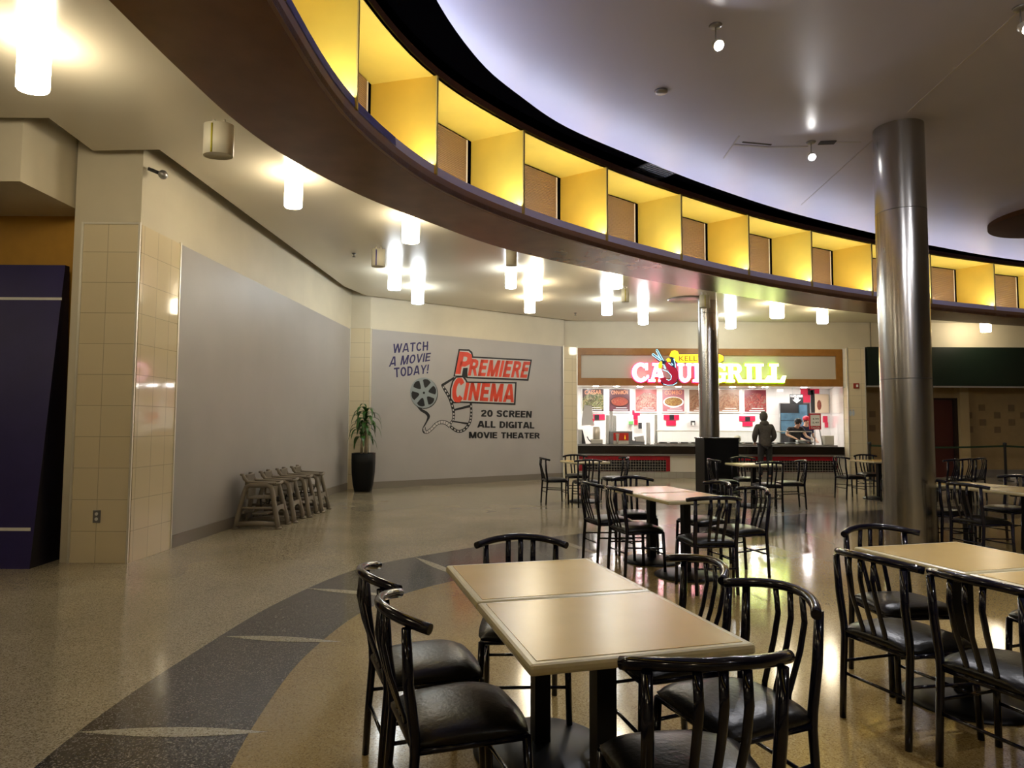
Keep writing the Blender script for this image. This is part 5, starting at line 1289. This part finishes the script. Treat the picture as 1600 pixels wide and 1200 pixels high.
J2 = dict(JC); J2.update(chest=(0,.12,1.28), neck=(0,.2,1.42), head=(-.02,.27,1.51), shl=(-.18,.13,1.36), shr=(.18,.13,1.36), ell=(-.22,.33,1.14), elr=(.30,.20,1.19), wrl=(-.22,.58,1.10), wrr=(.16,.42,1.10))
wy = 19.55
wx = pl(1240,670,wy).x; person('person','worker in a black cap and dark shirt leaning over the food behind the glass',(wx,wy,0),pi,J2,M['skin'],M['shirt'],M['pants'],M['hair'],capm=M['capblack'],sleeve='short')
J3 = dict(JC); J3.update(chest=(0,.05,1.30), neck=(0,.10,1.47), head=(0,.13,1.585), shl=(-.17,.05,1.38), shr=(.17,.05,1.38), ell=(-.24,.1,1.10), elr=(.24,.1,1.10), wrl=(-.2,.32,1.02), wrr=(.14,.34,1.02))
wx = pl(1257,665,wy+.35).x; person('person','worker in a red cap and navy shirt standing beside the black-capped worker',(wx,wy+.35,0),pi,J3,M['skin2'],M['shirt2'],M['pants'],M['hair'],capm=M['capred'],sleeve='short')
mb = MB(); mb.prism([(-.16,-.09),(.16,-.12),(.18,.08),(-.14,.1)], 0, .05, M['paper']); o = mb.build('food_tray'); q = pl(1254,690,18.95); o.location = (q.x,18.98,.99); tag(o, 'white paper food tray being filled behind the glass', 'tray')

# ------------------------------------------------------------------ black cabinet beside the rear column
q0 = at(1091,771,0); q1 = pl(1147,684,14.2)
t = thing('waste_cabinet', 'tall plain black cabinet in front of the slender steel column', 'cabinet', (4.36,14.25,0), radians(4))
mb = MB(); mb.box(-.36,-.28,.0,.38,.28,1.16,M['pot']); mb.build('cabinet_body', t, bevel=.01)
mb = MB(); mb.box(-.375,-.295,1.16,.395,.295,1.19,M['counter_dark']); mb.build('cabinet_top', t, bevel=.006)

# ------------------------------------------------------------------ closed shop at right
xg = pl(1352,575,18.3).x
mb = MB(); mb.box(xg,18.16,2.56,19.9,18.298,3.62,M['green']); 
gs = mb.build('shop_fascia', fix=False); tag(gs, 'wide blank dark green fascia over the closed shop at right', 'sign board')
mb = MB(); mb.box(xg,18.24,2.52,20,18.36,2.56,M['white']); mb.build('lower_trim', gs, fix=False)
w = MB(); w.box(xg-.15,19.2,0,20,19.35,2.9,M['tan_wall']); w.box(xg-.15,18.36,2.7,20,19.3,2.9,M['tan_wall'])
for px, py in ((1514,649),(1534,637),(1558,649),(1580,637.5),(1535.5,660),(1581,660),(1515.5,671),(1558.5,671.5),(1599,649),(1363,647),(1363,669),(1622,637),(1640,660)):
    q = pl(px,py,19.2); w.box(q.x-.09,19.19,q.z-.09,q.x+.09,19.21,q.z+.09,M['tan_sq'])
struct(w.build('wall_closed_shop', fix=False))
w = MB(); a = pl(1497,700,19.1).x; b = pl(1511,700,19.1).x; w.box(a,18.95,0,b,19.2,2.7,mat('tan_pier',(.46,.35,.18),.5)); struct(w.build('trim_4', fix=False))
w = MB(); w.box(b,19.17,0,20,19.2,.22,M['base']); struct(w.build('baseboard_right', fix=False))
d0 = pl(1440,622,19.15); d1 = pl(1497,746,19.15)
w = MB(); w.box(d0.x,19.14,0,d1.x-.11,19.2,d0.z-.04,M['maroon']); dm = struct(w.build('door_1', fix=False))
mb = MB(); mb.box(d0.x-.05,19.10,0,d0.x,19.2,d0.z,M['dframe']); mb.box(d1.x-.11,19.06,0,d1.x-.0,19.2,d0.z,M['dframe']); mb.box(d0.x,19.1,d0.z-.05,d1.x,19.2,d0.z,M['dframe']); mb.build('door_frame', dm, fix=False)
q = pl(1382,580,18.15); mb = MB(); mb.box(q.x,18.16,2.72,q.x+.5,18.24,3.20,M['orange']); tag(mb.build('neon_sign', fix=False), 'sliver of glowing orange sign showing at the left of the steel column', 'sign')
# belt barrier
posts = [(1360,'left of the steel column'),(1572,'right of the steel column before the tan tiled wall'),(1740,'outside the frame at right')]
pos = []
for px, lab in posts:
    q = pl(px,748,17.9); pos.append(q.x); t = thing('stanchion', 'dark belt barrier post '+lab, 'barrier post', (q.x,17.9,0), 0, 'belt barrier posts')
    mb = MB(); mb.lathe([(.032,.02),(.032,.95),(.045,.96),(.045,1.02),(0,1.03)], M['darkgrey'], 16); mb.build('post', t)
    mb = MB(); mb.lathe([(.18,0),(.18,.015),(.05,.03),(0,.03)], M['darkgrey'], 24); mb.build('base', t)
    if len(pos) > 1:
        a = pos[-2]-pos[-1]; mb = MB(); n = 10
        pts = [(a*i/n,0,.93-.045*sin(pi*i/n)) for i in range(n+1)]
        vs = [(x,y,z+.025) for x,y,z in pts]+[(x,y,z-.025) for x,y,z in pts]; vs += [(x,.004,z) for x,y,z in vs]
        k = n+1; fs = []
        for i in range(n): fs += [(i,i+1,k+i+1,k+i),(2*k+i,2*k+i+1,3*k+i+1,3*k+i),(i,i+1,2*k+i+1,2*k+i),(k+i,k+i+1,3*k+i+1,3*k+i)]
        mb.add(vs, fs, mat('belt_green',(.02,.05,.02),.6)); mb.build('belt', t, fix=False)
q = at(1525,742,0); mb = MB(); mb.ball((0,0,.05), 1, M['paper'], 8, (.13,.09,.06)); o = mb.build('paper_scrap'); o.location = (q.x,18.6,0); tag(o, 'crumpled pale paper on the floor below the tan tiled wall', 'paper')

# ------------------------------------------------------------------ render look
wd_ = bpy.data.worlds.new('world'); SC.world = wd_; wd_.use_nodes = True
wd_.node_tree.nodes['Background'].inputs['Color'].default_value = (.01,.01,.012,1); wd_.node_tree.nodes['Background'].inputs['Strength'].default_value = .2
SC.view_settings.view_transform = 'Standard'; SC.view_settings.look = 'None'; SC.view_settings.gamma = 1; SC.view_settings.exposure = 0.4
try: SC.view_settings.use_curve_mapping = False
except Exception: pass
SC.cycles.max_bounces = 8; SC.cycles.diffuse_bounces = 4; SC.cycles.glossy_bounces = 4
SC.cycles.sample_clamp_indirect = 6
SC.cycles.use_denoising = True
SC.cycles.caustics_reflective = False; SC.cycles.caustics_refractive = False
